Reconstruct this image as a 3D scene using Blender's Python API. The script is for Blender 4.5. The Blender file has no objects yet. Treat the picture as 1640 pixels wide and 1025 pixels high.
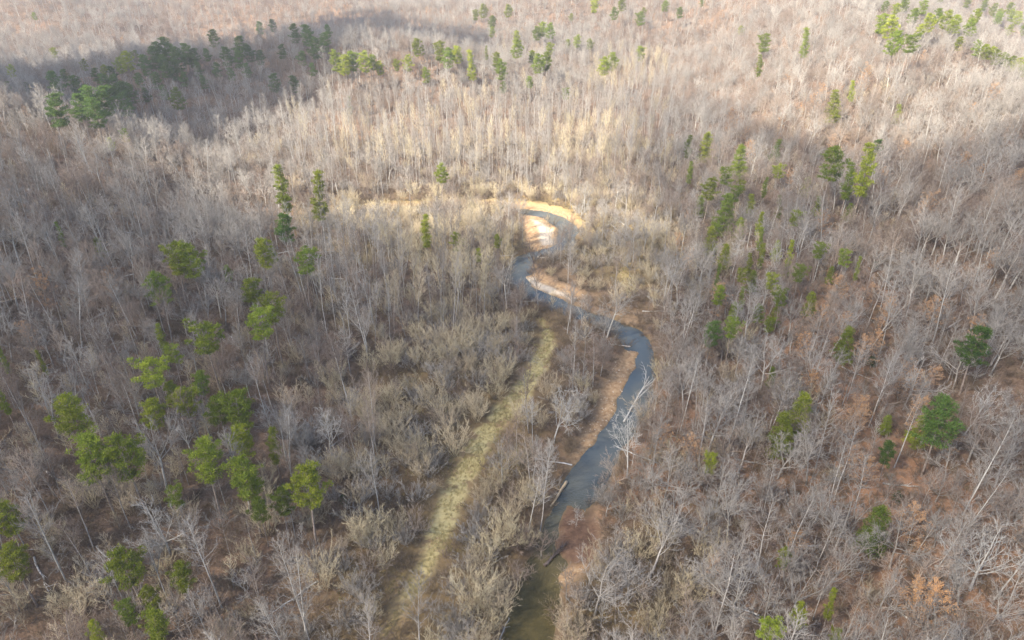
import bpy, math, random
import numpy as np
from mathutils import Vector, Matrix

# ------------------------------------------------------------------ camera, light, exposure
S = bpy.context.scene
C = S.collection
CAM_H, PITCH, F = 112.0, math.radians(29.4), 1093.0        # photograph is 1640 x 1025
cam = bpy.data.objects.new('camera', bpy.data.cameras.new('camera'))
C.objects.link(cam)
cam.location = (0, 0, CAM_H)
cam.rotation_euler = (math.pi / 2 - PITCH, 0, 0)
cam.data.sensor_width = 36.0
cam.data.lens = 36.0 * F / 1640.0
cam.data.clip_start, cam.data.clip_end = 0.5, 12000.0
S.camera = cam

SUN_EL, SUN_AZ = math.radians(42), math.radians(-125)       # azimuth clockwise from +Y (behind and left of the camera)
W = bpy.data.worlds.new('World'); S.world = W; W.use_nodes = True
wn = W.node_tree.nodes; wn.clear()
sky = wn.new('ShaderNodeTexSky'); sky.sky_type = 'NISHITA'; sky.sun_disc = False
sky.sun_elevation, sky.sun_rotation = SUN_EL, SUN_AZ
sky.air_density, sky.dust_density = 1.0, 2.0
bg = wn.new('ShaderNodeBackground'); bg.inputs['Strength'].default_value = 0.11
wo = wn.new('ShaderNodeOutputWorld')
W.node_tree.links.new(sky.outputs[0], bg.inputs[0]); W.node_tree.links.new(bg.outputs[0], wo.inputs[0])
sun = bpy.data.objects.new('sun', bpy.data.lights.new('sun', 'SUN')); C.objects.link(sun)
sun.data.energy, sun.data.angle, sun.data.color = 5.0, math.radians(0.5), (1.0, 0.905, 0.76)
SUNV = Vector((math.sin(SUN_AZ) * math.cos(SUN_EL), math.cos(SUN_AZ) * math.cos(SUN_EL), math.sin(SUN_EL)))
sun.rotation_euler = SUNV.to_track_quat('Z', 'Y').to_euler()
vs = S.view_settings
vs.view_transform, vs.look, vs.gamma, vs.use_curve_mapping = 'Standard', 'None', 1.0, False
vs.exposure = 1.6
S.cycles.max_bounces = 6; S.cycles.diffuse_bounces = 2; S.cycles.glossy_bounces = 2
S.cycles.transmission_bounces = 3; S.cycles.transparent_max_bounces = 12; S.cycles.volume_bounces = 0
S.cycles.use_denoising = True

RNG = np.random.default_rng(11)
rnd = random.Random(5)

# ------------------------------------------------------------------ numeric helpers
_T = np.random.default_rng(3).random((256, 256))
def vnoise(x, y, s):
    x = np.asarray(x, float) / s + 700.3; y = np.asarray(y, float) / s + 900.7
    xi, yi = np.floor(x).astype(int), np.floor(y).astype(int)
    fx, fy = x - xi, y - yi
    fx, fy = fx * fx * (3 - 2 * fx), fy * fy * (3 - 2 * fy)
    a, b = _T[xi & 255, yi & 255], _T[(xi + 1) & 255, yi & 255]
    c, d = _T[xi & 255, (yi + 1) & 255], _T[(xi + 1) & 255, (yi + 1) & 255]
    return ((a * (1 - fx) + b * fx) * (1 - fy) + (c * (1 - fx) + d * fx) * fy) * 2 - 1
def fbm(x, y, s, o=4):
    return sum(vnoise(x + 31.7 * k, y - 17.3 * k, s / 2 ** k) / 2 ** k for k in range(o))
def ss(a, b, x):
    t = np.clip((np.asarray(x, float) - a) / (b - a), 0, 1); return t * t * (3 - 2 * t)
CP, SP = math.cos(PITCH), math.sin(PITCH)
def ray(u, v):
    a, b = u - 820.0, 512.5 - v
    return np.array([a, F * CP + b * SP, -F * SP + b * CP])
def flat(u, v, z=0.0):
    d = ray(u, v); t = (z - CAM_H) / d[2]; return (d[0] * t, d[1] * t)
def project(x, y, z):
    dz = np.asarray(z) - CAM_H
    depth = np.maximum(y * CP - dz * SP, 1e-3)
    return 820 + F * x / depth, 512.5 - F * (y * SP + dz * CP) / depth, depth
def seg_dist(x, y, pts, wid=None):
    """distance to a polyline; and the width interpolated along it"""
    best = np.full(np.shape(x), 1e9); bw = np.zeros(np.shape(x))
    for i in range(len(pts) - 1):
        (ax, ay), (bx, by) = pts[i], pts[i + 1]
        dx, dy = bx - ax, by - ay
        t = np.clip(((x - ax) * dx + (y - ay) * dy) / (dx * dx + dy * dy + 1e-9), 0, 1)
        d = np.hypot(x - ax - t * dx, y - ay - t * dy)
        m = d < best
        best = np.where(m, d, best)
        if wid is not None: bw = np.where(m, wid[i] * (1 - t) + wid[i + 1] * t, bw)
    return best, bw
def inside(x, y, poly):
    r = np.zeros(np.shape(x), bool); n = len(poly)
    for i in range(n):
        (ax, ay), (bx, by) = poly[i], poly[(i + 1) % n]
        if ay == by: continue
        c = ((ay > y) != (by > y)) & (x < (bx - ax) * (y - ay) / (by - ay) + ax)
        r ^= c
    return r
def poly_sdf(x, y, poly):
    d, _ = seg_dist(x, y, list(poly) + [poly[0]])
    return np.where(inside(x, y, poly), d, -d)
def smooth_line(pts, n=6):
    out = []
    P = [pts[0]] + list(pts) + [pts[-1]]
    for i in range(1, len(P) - 2):
        p0, p1, p2, p3 = (np.array(P[i + k], float) for k in (-1, 0, 1, 2))
        for k in range(n):
            t = k / n
            out.append(.5 * ((2 * p1) + (-p0 + p2) * t + (2 * p0 - 5 * p1 + 4 * p2 - p3) * t * t + (-p0 + 3 * p1 - 3 * p2 + p3) * t ** 3))
    out.append(np.array(P[-2], float)); return out

# ------------------------------------------------------------------ the valley: creek, track, sand bars (surveyed from the view)
WATER_Z = -1.3
creek_px = [(835, 1300, 120), (842, 1100, 100), (850, 1000, 88), (868, 930, 74), (893, 870, 66), (912, 820, 60), (940, 765, 74), (975, 705, 72), (1006, 655, 60),
            (1020, 610, 58), (1026, 570, 46), (1012, 538, 44), (975, 520, 34), (932, 505, 32), (892, 487, 40), (855, 468, 46), (832, 442, 46),
            (842, 416, 36), (873, 405, 30), (902, 390, 30), (909, 368, 36), (892, 350, 36), (862, 341, 34), (815, 333, 24), (760, 331, 20), (690, 334, 20),
            (620, 335, 20), (560, 342, 20), (500, 347, 20), (400, 350, 20)]
_c = smooth_line([(*flat(u, v, WATER_Z), w * .5 * flat(821, v, WATER_Z)[0]) for u, v, w in creek_px], 5)
CREEK = [(p[0], p[1]) for p in _c]; CREEK_W = [max(1.9, p[2] * .86) for p in _c]
track_px = [(868, 512, 12), (878, 540, 20), (868, 575, 28), (842, 615, 34), (805, 662, 38), (768, 708, 42), (744, 755, 42), (722, 805, 40), (706, 850, 38), (688, 900, 32), (655, 955, 26), (620, 1010, 24)]
_t = smooth_line([(*flat(u, v), w * .5 * flat(821, v)[0]) for u, v, w in track_px], 4)
TRACK = [(p[0], p[1]) for p in _t]; TRACK_W = [p[2] for p in _t]
def gpoly(px, z=0.0): return [flat(u, v, z) for u, v in px]
BARS = [gpoly(q, -1.0) for q in (
    [(838, 343), (868, 349), (888, 362), (893, 385), (880, 398), (858, 402), (842, 394), (840, 375), (832, 356)],
    [(835, 440), (858, 438), (890, 455), (928, 470), (935, 482), (905, 480), (872, 468), (848, 458)],
    [(1005, 560), (1028, 562), (1020, 590), (1000, 622), (985, 660), (960, 700), (925, 745), (912, 750), (938, 700), (958, 655), (975, 610), (992, 575)],
    [(905, 800), (940, 812), (955, 850), (950, 905), (898, 903), (886, 865), (892, 825)],
    [(880, 912), (925, 898), (942, 910), (915, 932), (885, 942)],
    [(815, 327), (840, 329), (870, 331), (905, 340), (920, 351), (910, 352), (880, 340), (840, 336), (812, 333)])]
WHITE = [gpoly(q, -.5) for q in ([(838, 443), (855, 442), (890, 462), (925, 475), (918, 479), (880, 468), (850, 455)],
                                 [(852, 350), (872, 356), (886, 368), (888, 388), (868, 392), (862, 372)])]
BROWN = [gpoly(q) for q in ([(905, 420), (950, 440), (1000, 470), (1050, 500), (1040, 525), (985, 510), (935, 485), (880, 450), (870, 430)],
                            [(930, 640), (985, 590), (1010, 560), (1000, 640), (960, 700), (915, 755), (900, 720)])]

def terrain(x, y, carve=True):
    x = np.asarray(x, float); y = np.asarray(y, float)
    # right hillside: foot, crest and the valley beyond it
    foot = np.interp(y, [0, 80, 130, 200, 336, 469, 600, 1000], [30, 38, 45, 54, 88, 104, 118, 190])
    hr = np.interp(y, [0, 100, 200, 370, 480, 600, 900, 1400], [42, 43, 42, 39, 46, 57, 60, 30])
    k = x - foot + 9 * fbm(x, y, 70, 3)
    right = hr * ss(0, 170, k) * (1 - .95 * ss(185, 330, k) * ss(230, 380, y)) + 30 * ss(480, 900, k)
    gully = 7 * np.exp(-((y - 250 - .75 * (x - 60)) / 22) ** 2) * ss(10, 80, k) * (1 - ss(150, 230, k))
    right = right - gully
    # left hillside and its spur
    kl = -52 - x + 10 * fbm(x + 99, y, 80, 3) - .10 * np.maximum(y - 200, 0)
    left = 40 * ss(0, 230, kl) * (1 - .9 * ss(335, 400, y + .12 * (x + 200))) + 14 * ss(200, 600, kl)
    # ridge behind, in cloud shade, and the far hills
    cr = np.interp(x, [-600, -321, -253, -142, -57, 100], [330, 450, 500, 552, 560, 560])
    ridge = np.interp(x, [-600, -321, -253, -142, -57, 40, 120], [24, 25, 30, 38, 32, 8, 0]) * np.exp(-((y - cr) / np.where(y < cr, 70, 52)) ** 2)
    far = 70 * ss(680, 1250, y + 45 * fbm(x, y, 420, 2)) + 22 * ss(1200, 1900, y)
    far += 26 * fbm(x, y, 260, 3) * ss(500, 900, y)
    z = right + left + ridge + far + (1.1 * fbm(x, y, 38, 3)) * ss(60, 110, np.abs(x - 10)) + .35 * fbm(x, y, 14, 3) + 3.5 * fbm(x, y, 110, 2) * ss(110, 220, np.abs(x - 15))
    if carve:
        d, w = seg_dist(x, y, CREEK, CREEK_W)
        w = w * (1 + .22 * vnoise(x, y, 7)) + .5 * vnoise(x, y, 2.5)
        near = 1 - ss(12, 45, d - w)
        z = z * (1 - near) + near * np.minimum(z, .5 + .3 * vnoise(x, y, 9))
        bank = ss(-.6, 2.6, d - w)
        bed = -1.75 - .9 * ss(0, 1, (w - d) / np.maximum(w, 1)) + .3 * vnoise(x, y, 6)
        z = bed * (1 - bank) + z * bank
        for b in BARS:
            s = poly_sdf(x, y, b) + .8 * vnoise(x, y, 5)
            m = ss(-1.8, 1.5, s)
            z = z * (1 - m) + m * (-1.15 + .30 * ss(0, 6, s) + .22 * vnoise(x, y, 3.5))
    return z
def ground_hit(u, v, lift=0.0):
    """where the sight line through (u, v) comes down to LIFT metres above the ground"""
    d = ray(u, v); d = d / np.linalg.norm(d)
    t = np.concatenate([np.arange(60, 700, 1.5), np.arange(700, 2200, 5)])
    X, Y, Z = d[0] * t, d[1] * t, CAM_H + d[2] * t
    h = Z - terrain(X, Y, False) - lift
    k = int(np.argmax(h < 0)) if (h < 0).any() else len(t) - 1
    return float(X[k]), float(Y[k])

# ------------------------------------------------------------------ materials
def nodes(name):
    m = bpy.data.materials.new(name); m.use_nodes = True
    nt = m.node_tree; b = nt.nodes['Principled BSDF']
    return m, nt, b, nt.nodes.new, nt.links.new
def ramp(nt, fac, stops):
    r = nt.nodes.new('ShaderNodeValToRGB'); e = r.color_ramp.elements
    while len(e) < len(stops): e.new(.5)
    for k, (p, c) in zip(e, stops): k.position = p; k.color = (*c, 1)
    nt.links.new(fac, r.inputs[0]); return r.outputs[0]
def mixc(nt, fac, a, b, mode='MIX'):
    n = nt.nodes.new('ShaderNodeMix'); n.data_type = 'RGBA'; n.blend_type = mode
    for s, v in ((n.inputs[0], fac), (n.inputs[6], a), (n.inputs[7], b)):
        if hasattr(v, 'links'): nt.links.new(v, s)
        elif isinstance(v, tuple): s.default_value = (*v, 1)
        else: s.default_value = v
    return n.outputs[2]
def noise(nt, scale, detail=3, coord='Object', rough=.6):
    tc = nt.nodes.new('ShaderNodeTexCoord'); n = nt.nodes.new('ShaderNodeTexNoise')
    n.inputs['Scale'].default_value = scale; n.inputs['Detail'].default_value = detail; n.inputs['Roughness'].default_value = rough
    nt.links.new(tc.outputs[coord], n.inputs['Vector']); return n.outputs['Fac']
def bark(name, a, b, var=.22, scale=1.2, tint=None, rough=.9):
    """wood: mottled between two tones, each plant its own shade of it"""
    m, nt, bs, N, L = nodes(name)
    col = ramp(nt, noise(nt, scale), [(.35, a), (.65, b)])
    oi = N('ShaderNodeObjectInfo')
    if tint:
        mr = N('ShaderNodeMath'); mr.operation = 'FRACT'; mu = N('ShaderNodeMath'); mu.operation = 'MULTIPLY'; mu.inputs[1].default_value = 7.31
        L(oi.outputs['Random'], mu.inputs[0]); L(mu.outputs[0], mr.inputs[0])
        f = N('ShaderNodeMath'); f.operation = 'MULTIPLY'; f.inputs[1].default_value = .75; L(mr.outputs[0], f.inputs[0])
        col = mixc(nt, f.outputs[0], col, tint)
    hv = N('ShaderNodeHueSaturation'); L(col, hv.inputs['Color'])
    mp = N('ShaderNodeMapRange'); mp.inputs['To Min'].default_value = 1 - var; mp.inputs['To Max'].default_value = 1 + var
    L(oi.outputs['Random'], mp.inputs[0]); L(mp.outputs[0], hv.inputs['Value'])
    L(hv.outputs[0], bs.inputs['Base Color'])
    bs.inputs['Roughness'].default_value = rough; bs.inputs['Specular IOR Level'].default_value = .15
    return m
M = {}
M['bark_grey'] = bark('bark_grey', (.26, .238, .215), (.43, .40, .37))
M['bark_pale'] = bark('bark_pale', (.36, .34, .31), (.53, .51, .47), .16)
M['bark_white'] = bark('bark_white', (.40, .385, .36), (.64, .62, .585), .08, 2.2)
M['twig_white'] = bark('twig_white', (.38, .36, .33), (.52, .50, .46), .1)
M['bark_dark'] = bark('bark_dark', (.07, .055, .05), (.13, .105, .095))
M['bark_pine'] = bark('bark_pine', (.20, .15, .12), (.36, .31, .27))
M['twig_grey'] = bark('twig_grey', (.225, .20, .175), (.345, .315, .28), .25, .5, (.38, .355, .32))
M['twig_brown'] = bark('twig_brown', (.17, .125, .10), (.28, .22, .18), .25, .5, (.33, .27, .215))
M['twig_pale'] = bark('twig_pale', (.28, .26, .235), (.40, .375, .34), .18, .5)
M['twig_tan'] = bark('twig_tan', (.40, .335, .21), (.56, .485, .33), .22, .5, (.42, .34, .25))
M['twig_brush'] = bark('twig_brush', (.10, .072, .052), (.21, .155, .11), .3, .5, (.24, .19, .12))
def leafy(name, a, b, tint, var=.15, scale=.6, trans=.25):
    m = bark(name, a, b, var, scale, tint, .6); nt = m.node_tree; bs = nt.nodes['Principled BSDF']
    src = bs.inputs['Base Color'].links[0].from_socket
    t = nt.nodes.new('ShaderNodeBsdfTranslucent'); nt.links.new(src, t.inputs['Color'])
    mx = nt.nodes.new('ShaderNodeMixShader'); mx.inputs[0].default_value = trans
    nt.links.new(bs.outputs[0], mx.inputs[1]); nt.links.new(t.outputs[0], mx.inputs[2])
    nt.links.new(mx.outputs[0], nt.nodes['Material Output'].inputs['Surface'])
    return m
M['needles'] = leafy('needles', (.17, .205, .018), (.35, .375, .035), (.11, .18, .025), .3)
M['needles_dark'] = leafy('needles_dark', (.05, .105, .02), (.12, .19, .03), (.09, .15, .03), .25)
M['holly'] = leafy('holly', (.02, .06, .015), (.045, .10, .025), (.03, .07, .02))
M['beech_leaf'] = leafy('beech_leaf', (.48, .26, .11), (.60, .36, .18), (.50, .31, .17))
M['grass'] = leafy('grass_blades', (.40, .335, .16), (.53, .455, .235), (.40, .35, .155))

def litter_material():
    m, nt, bs, N, L = nodes('forest_floor')
    a = ramp(nt, noise(nt, .35, 6, rough=.7), [(.3, (.065, .045, .032)), (.5, (.135, .092, .064)), (.7, (.22, .16, .115))])
    red = ramp(nt, noise(nt, .025, 4), [(.45, (0, 0, 0)), (.62, (1, 1, 1))])
    a = mixc(nt, red, a, mixc(nt, .35, a, (.28, .17, .11)))
    def att(n):
        t = N('ShaderNodeAttribute'); t.attribute_name = n; return t.outputs['Fac']
    a = mixc(nt, att('rust'), a, mixc(nt, .6, a, (.36, .19, .10)))
    spk = ramp(nt, noise(nt, 2.2, 5, rough=.8), [(.5, (0, 0, 0)), (.72, (1, 1, 1))])
    a = mixc(nt, spk, a, (.36, .25, .17))
    olive = ramp(nt, noise(nt, .12, 5, rough=.7), [(.35, (.12, .085, .045)), (.55, (.21, .15, .08)), (.75, (.20, .165, .07))])
    a = mixc(nt, att('meadow'), a, olive)
    a = mixc(nt, att('gold'), a, ramp(nt, noise(nt, .2, 5, rough=.7), [(.35, (.20, .145, .075)), (.55, (.34, .26, .13)), (.75, (.30, .255, .11))]))
    trk = ramp(nt, noise(nt, .8, 6, rough=.75), [(.35, (.34, .28, .13)), (.55, (.48, .40, .20)), (.7, (.42, .37, .165))])
    trk = mixc(nt, ramp(nt, noise(nt, .22, 5, rough=.7), [(.5, (0, 0, 0)), (.62, (1, 1, 1))]), trk, (.24, .165, .09))
    a = mixc(nt, att('track'), a, trk)
    dirt = ramp(nt, noise(nt, .7, 6, rough=.7), [(.3, (.11, .076, .048)), (.6, (.23, .16, .10)), (.8, (.34, .25, .16))])
    a = mixc(nt, att('dirt'), a, dirt)
    snd = ramp(nt, noise(nt, .9, 6, rough=.7), [(.28, (.19, .115, .065)), (.45, (.33, .21, .115)), (.6, (.42, .29, .17)), (.78, (.50, .39, .27))])
    a = mixc(nt, att('sand'), a, snd)
    a = mixc(nt, att('mud'), a, ramp(nt, noise(nt, .5, 6, rough=.7), [(.35, (.085, .05, .035)), (.65, (.19, .115, .075))]))
    a = mixc(nt, att('pale'), a, (.62, .54, .43))
    bed = ramp(nt, noise(nt, .18, 5), [(.35, (.055, .05, .03)), (.5, (.16, .12, .055)), (.68, (.30, .22, .10))])
    a = mixc(nt, att('bed'), a, bed)
    L(a, bs.inputs['Base Color'])
    bs.inputs['Roughness'].default_value = .95; bs.inputs['Specular IOR Level'].default_value = .1
    bp = N('ShaderNodeBump'); bp.inputs['Strength'].default_value = .6; bp.inputs['Distance'].default_value = .25
    L(noise(nt, 1.6, 6, rough=.75), bp.inputs['Height']); L(bp.outputs[0], bs.inputs['Normal'])
    return m
def water_material():
    m, nt, bs, N, L = nodes('creek_water')
    at = N('ShaderNodeAttribute'); at.attribute_name = 'silt_vs_sky'
    c = mixc(nt, at.outputs['Fac'], ramp(nt, noise(nt, .08, 3), [(.35, (.07, .09, .105)), (.65, (.12, .125, .11))]), ramp(nt, noise(nt, .12, 4), [(.35, (.06, .055, .025)), (.6, (.16, .125, .05))]))  # grey-blue is sky reflection put into the base colour; olive-brown is silt
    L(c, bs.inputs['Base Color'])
    bs.inputs['Roughness'].default_value = .06; bs.inputs['IOR'].default_value = 1.33
    tr = N('ShaderNodeBsdfTransparent'); tr.inputs[0].default_value = (.75, .78, .62, 1)
    fr = N('ShaderNodeFresnel'); fr.inputs[0].default_value = 1.33
    mr = N('ShaderNodeMapRange'); mr.inputs['From Max'].default_value = .25; mr.inputs['To Min'].default_value = .42; mr.inputs['To Max'].default_value = 1
    L(fr.outputs[0], mr.inputs[0])
    mx = N('ShaderNodeMixShader'); L(mr.outputs[0], mx.inputs[0]); L(tr.outputs[0], mx.inputs[1]); L(bs.outputs[0], mx.inputs[2])
    bp = N('ShaderNodeBump'); bp.inputs['Strength'].default_value = .6; bp.inputs['Distance'].default_value = .07
    L(noise(nt, 1.8, 4), bp.inputs['Height']); L(bp.outputs[0], bs.inputs['Normal']); L(bp.outputs[0], fr.inputs['Normal'])
    L(mx.outputs[0], nt.nodes['Material Output'].inputs['Surface'])
    return m
def cloud_material():
    m, nt, bs, N, L = nodes('cloud_vapour')
    at = N('ShaderNodeAttribute'); at.attribute_name = 'opacity'
    tl = N('ShaderNodeBsdfTranslucent'); tl.inputs[0].default_value = (.62, .63, .66, 1)
    df = N('ShaderNodeBsdfDiffuse'); df.inputs[0].default_value = (.9, .9, .9, 1)
    m1 = N('ShaderNodeMixShader'); m1.inputs[0].default_value = .35; L(tl.outputs[0], m1.inputs[1]); L(df.outputs[0], m1.inputs[2])
    tr = N('ShaderNodeBsdfTransparent'); mx = N('ShaderNodeMixShader')
    L(at.outputs['Fac'], mx.inputs[0]); L(tr.outputs[0], mx.inputs[1]); L(m1.outputs[0], mx.inputs[2])
    L(mx.outputs[0], nt.nodes['Material Output'].inputs['Surface'])
    return m

# ------------------------------------------------------------------ mesh helpers
def mesh_from(name, verts, faces, mats, midx=None, smooth=False):
    me = bpy.data.meshes.new(name)
    V = np.asarray(verts, np.float32).reshape(-1, 3)
    cnt = np.fromiter((len(f) for f in faces), np.int32, len(faces)) if not isinstance(faces, np.ndarray) else np.full(len(faces), faces.shape[1], np.int32)
    flatf = np.concatenate([np.asarray(f, np.int32) for f in faces]) if not isinstance(faces, np.ndarray) else faces.reshape(-1).astype(np.int32)
    me.vertices.add(len(V)); me.vertices.foreach_set('co', V.reshape(-1))
    me.loops.add(len(flatf)); me.loops.foreach_set('vertex_index', flatf)
    me.polygons.add(len(cnt)); me.polygons.foreach_set('loop_start', np.concatenate([[0], np.cumsum(cnt)[:-1]]).astype(np.int32))
    for m in mats: me.materials.append(m)
    if midx is not None: me.polygons.foreach_set('material_index', np.asarray(midx, np.int32))
    if smooth: me.polygons.foreach_set('use_smooth', np.ones(len(cnt), bool))
    me.update(calc_edges=True); me.validate()
    return me
def obj(name, me, parent=None, kind=None, label=None, cat=None, group=None, coll=None):
    o = bpy.data.objects.new(name, me); (coll or C).objects.link(o)
    if parent: o.parent = parent
    for k, v in (('kind', kind), ('label', label), ('category', cat), ('group', group)):
        if v: o[k] = v
    return o
def attr(me, name, val):
    a = me.attributes.new(name, 'FLOAT', 'POINT'); a.data.foreach_set('value', np.asarray(val, np.float32).reshape(-1))

# ------------------------------------------------------------------ the ground, one sheet
def build_ground():
    t = np.linspace(-1, 1, 520); xs = 1700 * (.155 * t + .845 * t ** 3) + 10
    ys = [-60, -20, 10, 25, 38, 48]; y = 56.0; st = 1.05
    while y < 2600:
        ys.append(y); y += st
        if y > 300: st *= 1.022
    ys = np.array(ys)
    X, Y = np.meshgrid(xs, ys); nx, ny = len(xs), len(ys)
    X = X.ravel(); Y = Y.ravel(); Z = terrain(X, Y)
    i = np.arange((ny - 1) * nx).reshape(ny - 1, nx)[:, :-1].ravel()
    me = mesh_from('ground', np.stack([X, Y, Z], 1), np.stack([i, i + 1, i + nx + 1, i + nx], 1), [litter_material()], None, True)
    d, w = seg_dist(X, Y, CREEK, CREEK_W); dt, wt = seg_dist(X, Y, TRACK, TRACK_W)
    n1 = vnoise(X, Y, 6) * .6 + vnoise(X, Y, 2) * .4
    attr(me, 'track', ss(.8, -.9, (dt - .9 * wt) + 1.4 * n1) * (.35 + .65 * ss(78, 105, Y)))
    sand = np.zeros_like(X); pale = np.zeros_like(X); dirt = np.zeros_like(X); mud = np.zeros_like(X)
    for k, b in enumerate(BARS):
        q = ss(-1.5, 1.0, poly_sdf(X, Y, b) + 1.2 * n1)
        if k == 3: mud = q
        else: sand = np.maximum(sand, q)
    for b in WHITE: pale = np.maximum(pale, ss(-.8, 1.2, poly_sdf(X, Y, b) + 1.6 * n1))
    for b in BROWN: dirt = np.maximum(dirt, ss(-3, 2, poly_sdf(X, Y, b) + 3 * n1))
    dirt = np.maximum(dirt, .85 * ss(3.5, .5, d - w + 1.5 * n1))
    attr(me, 'mud', mud); attr(me, 'dirt', dirt); attr(me, 'sand', sand); attr(me, 'pale', pale * .8)
    attr(me, 'bed', ss(WATER_Z + .12, WATER_Z - .15, Z) * (d < w + 6))
    u, v, _ = project(X, Y, Z)
    mead = np.zeros_like(X)
    for b in ZONES['meadow']: mead = np.maximum(mead, ss(-14, 10, poly_sdf(X, Y, b) + 8 * n1))
    attr(me, 'meadow', mead)
    rust = np.zeros_like(X)
    for b in ZONES['beech']: rust = np.maximum(rust, ss(-25, 15, poly_sdf(X, Y, b) + 18 * fbm(X, Y, 40, 3)))
    attr(me, 'rust', rust)
    gold = np.zeros_like(X)
    for b in ZONES['gold']: gold = np.maximum(gold, ss(-14, 8, poly_sdf(X, Y, b) + 8 * n1))
    attr(me, 'gold', gold)
    o = obj('ground', me, kind='structure')
    # creek surface: a ribbon that runs into the banks
    P = np.array(CREEK); T = np.gradient(P, axis=0); T /= np.linalg.norm(T, axis=1)[:, None] + 1e-9
    Nn = np.stack([-T[:, 1], T[:, 0]], 1); wv = []
    for k in range(len(P)):
        for s in (-1, -.5, 0, .5, 1):
            q = P[k] + Nn[k] * s * (CREEK_W[k] * 1.25 + 1.6)
            wv.append((q[0], q[1], WATER_Z))
    f = [(5 * k + j, 5 * k + j + 1, 5 * k + j + 6, 5 * k + j + 5) for k in range(len(P) - 1) for j in range(4)]
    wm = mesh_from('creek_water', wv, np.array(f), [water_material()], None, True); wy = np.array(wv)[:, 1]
    attr(wm, 'silt_vs_sky', ss(128, 84, wy) + .7 * ss(300, 315, wy)); obj('creek_water', wm, kind='structure')  # olive silt at both ends of the creek, painted sky blue between

# vegetation zones, polygons on the ground
ZONES = {
    'meadow': [gpoly(q) for q in (
        [(600, 600), (660, 560), (800, 520), (880, 500), (900, 540), (880, 620), (860, 720), (830, 820), (830, 1100), (480, 1100), (540, 900), (640, 800), (640, 700), (590, 640)],
        [(500, 335), (620, 318), (780, 315), (960, 320), (1080, 350), (1075, 470), (1040, 480), (1000, 470), (900, 420), (800, 420), (620, 400), (520, 380)],
        [(990, 900), (930, 960), (900, 1100), (1050, 1100), (1080, 950), (1050, 880)])],
    'gold': [gpoly([(480, 345), (560, 325), (700, 318), (850, 318), (950, 322), (1060, 350), (1070, 440), (1000, 450), (900, 400), (700, 410), (520, 400)])],
    'open': [gpoly(q) for q in ([(850, 415), (960, 425), (1065, 470), (1060, 535), (980, 530), (880, 480)],
                                [(890, 520), (990, 545), (980, 600), (940, 680), (900, 780), (850, 790), (850, 700), (885, 600), (892, 560)])],
    'clearing': [gpoly(q) for q in (
        [(560, 620), (640, 600), (700, 610), (600, 645)],
        [(955, 640), (990, 590), (1012, 560), (1000, 640), (960, 700), (915, 755), (912, 720)],
        [(835, 350), (890, 352), (895, 395), (850, 405), (838, 395)],
        [(880, 445), (915, 455), (950, 475), (1020, 512), (985, 512), (935, 487), (870, 452)],
        [(880, 900), (950, 890), (945, 940), (900, 960)])],
    'poplar': [gpoly(q) for q in (
        [(480, 390), (620, 400), (790, 400), (825, 440), (830, 520), (760, 560), (600, 600), (520, 560), (470, 500)],
        [(430, 150), (1060, 110), (1070, 300), (900, 300), (500, 310)])],
    'shrubs': [gpoly(q) for q in (
        [(580, 580), (700, 540), (830, 500), (850, 580), (790, 680), (720, 780), (690, 900), (640, 1000), (560, 1100), (470, 1100), (520, 900), (500, 830), (620, 780)],
        [(900, 340), (1070, 330), (1085, 460), (1020, 460), (960, 430), (905, 400)],
        [(500, 330), (820, 310), (800, 400), (620, 400), (520, 370)],
        [(760, 790), (880, 780), (850, 900), (800, 1100), (660, 1100), (720, 900)],
        [(930, 780), (1080, 770), (1100, 900), (1080, 1100), (900, 1100), (940, 960), (960, 880)])],
    'beech': [gpoly(q, 24) for q in (
        [(1290, 420), (1440, 420), (1500, 560), (1560, 650), (1660, 700), (1660, 1000), (1500, 920), (1400, 720), (1330, 560)],
        [(1050, 560), (1120, 540), (1150, 640), (1060, 660)])],
}
build_ground()

# ------------------------------------------------------------------ tree builder
class Wood:
    def __init__(s): s.v = []; s.f = []; s.tips = []
    def tube(s, pts, rad, n, spike=False):
        """a bent tapering tube through PTS; SPIKE closes it to a point"""
        base = len(s.v); m = len(pts)
        for i, p in enumerate(pts):
            d = (pts[min(i + 1, m - 1)] - pts[max(i - 1, 0)]).normalized()
            a = d.orthogonal().normalized(); b = d.cross(a)
            if spike and i == m - 1: s.v.append(tuple(p)); break
            for k in range(n):
                w = 2 * math.pi * k / n
                s.v.append(tuple(p + (a * math.cos(w) + b * math.sin(w)) * rad[i]))
        for i in range(m - 1):
            for k in range(n):
                a0, a1 = base + i * n + k, base + i * n + (k + 1) % n
                if spike and i == m - 2: s.f.append((a0, a1, base + (m - 1) * n))
                else: s.f.append((a0, a1, a1 + n, a0 + n))
    def mesh(s, name, mat): return mesh_from(name, s.v, s.f, [mat])
def bend(p, d, L, n, wob, up, r):
    pts = [p.copy()]; d = d.normalized()
    for i in range(n):
        d = (d + Vector((r.gauss(0, wob), r.gauss(0, wob), r.gauss(0, wob) + up))).normalized()
        p = p + d * (L / n); pts.append(p)
    return pts
def along(pts, t):
    x = t * (len(pts) - 1); i = min(int(x), len(pts) - 2); f = x - i
    return pts[i].lerp(pts[i + 1], f), (pts[i + 1] - pts[i]).normalized()
def off(d, ang, az):
    a = d.orthogonal().normalized(); b = d.cross(a)
    return (d * math.cos(ang) + (a * math.cos(az) + b * math.sin(az)) * math.sin(ang)).normalized()
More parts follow.
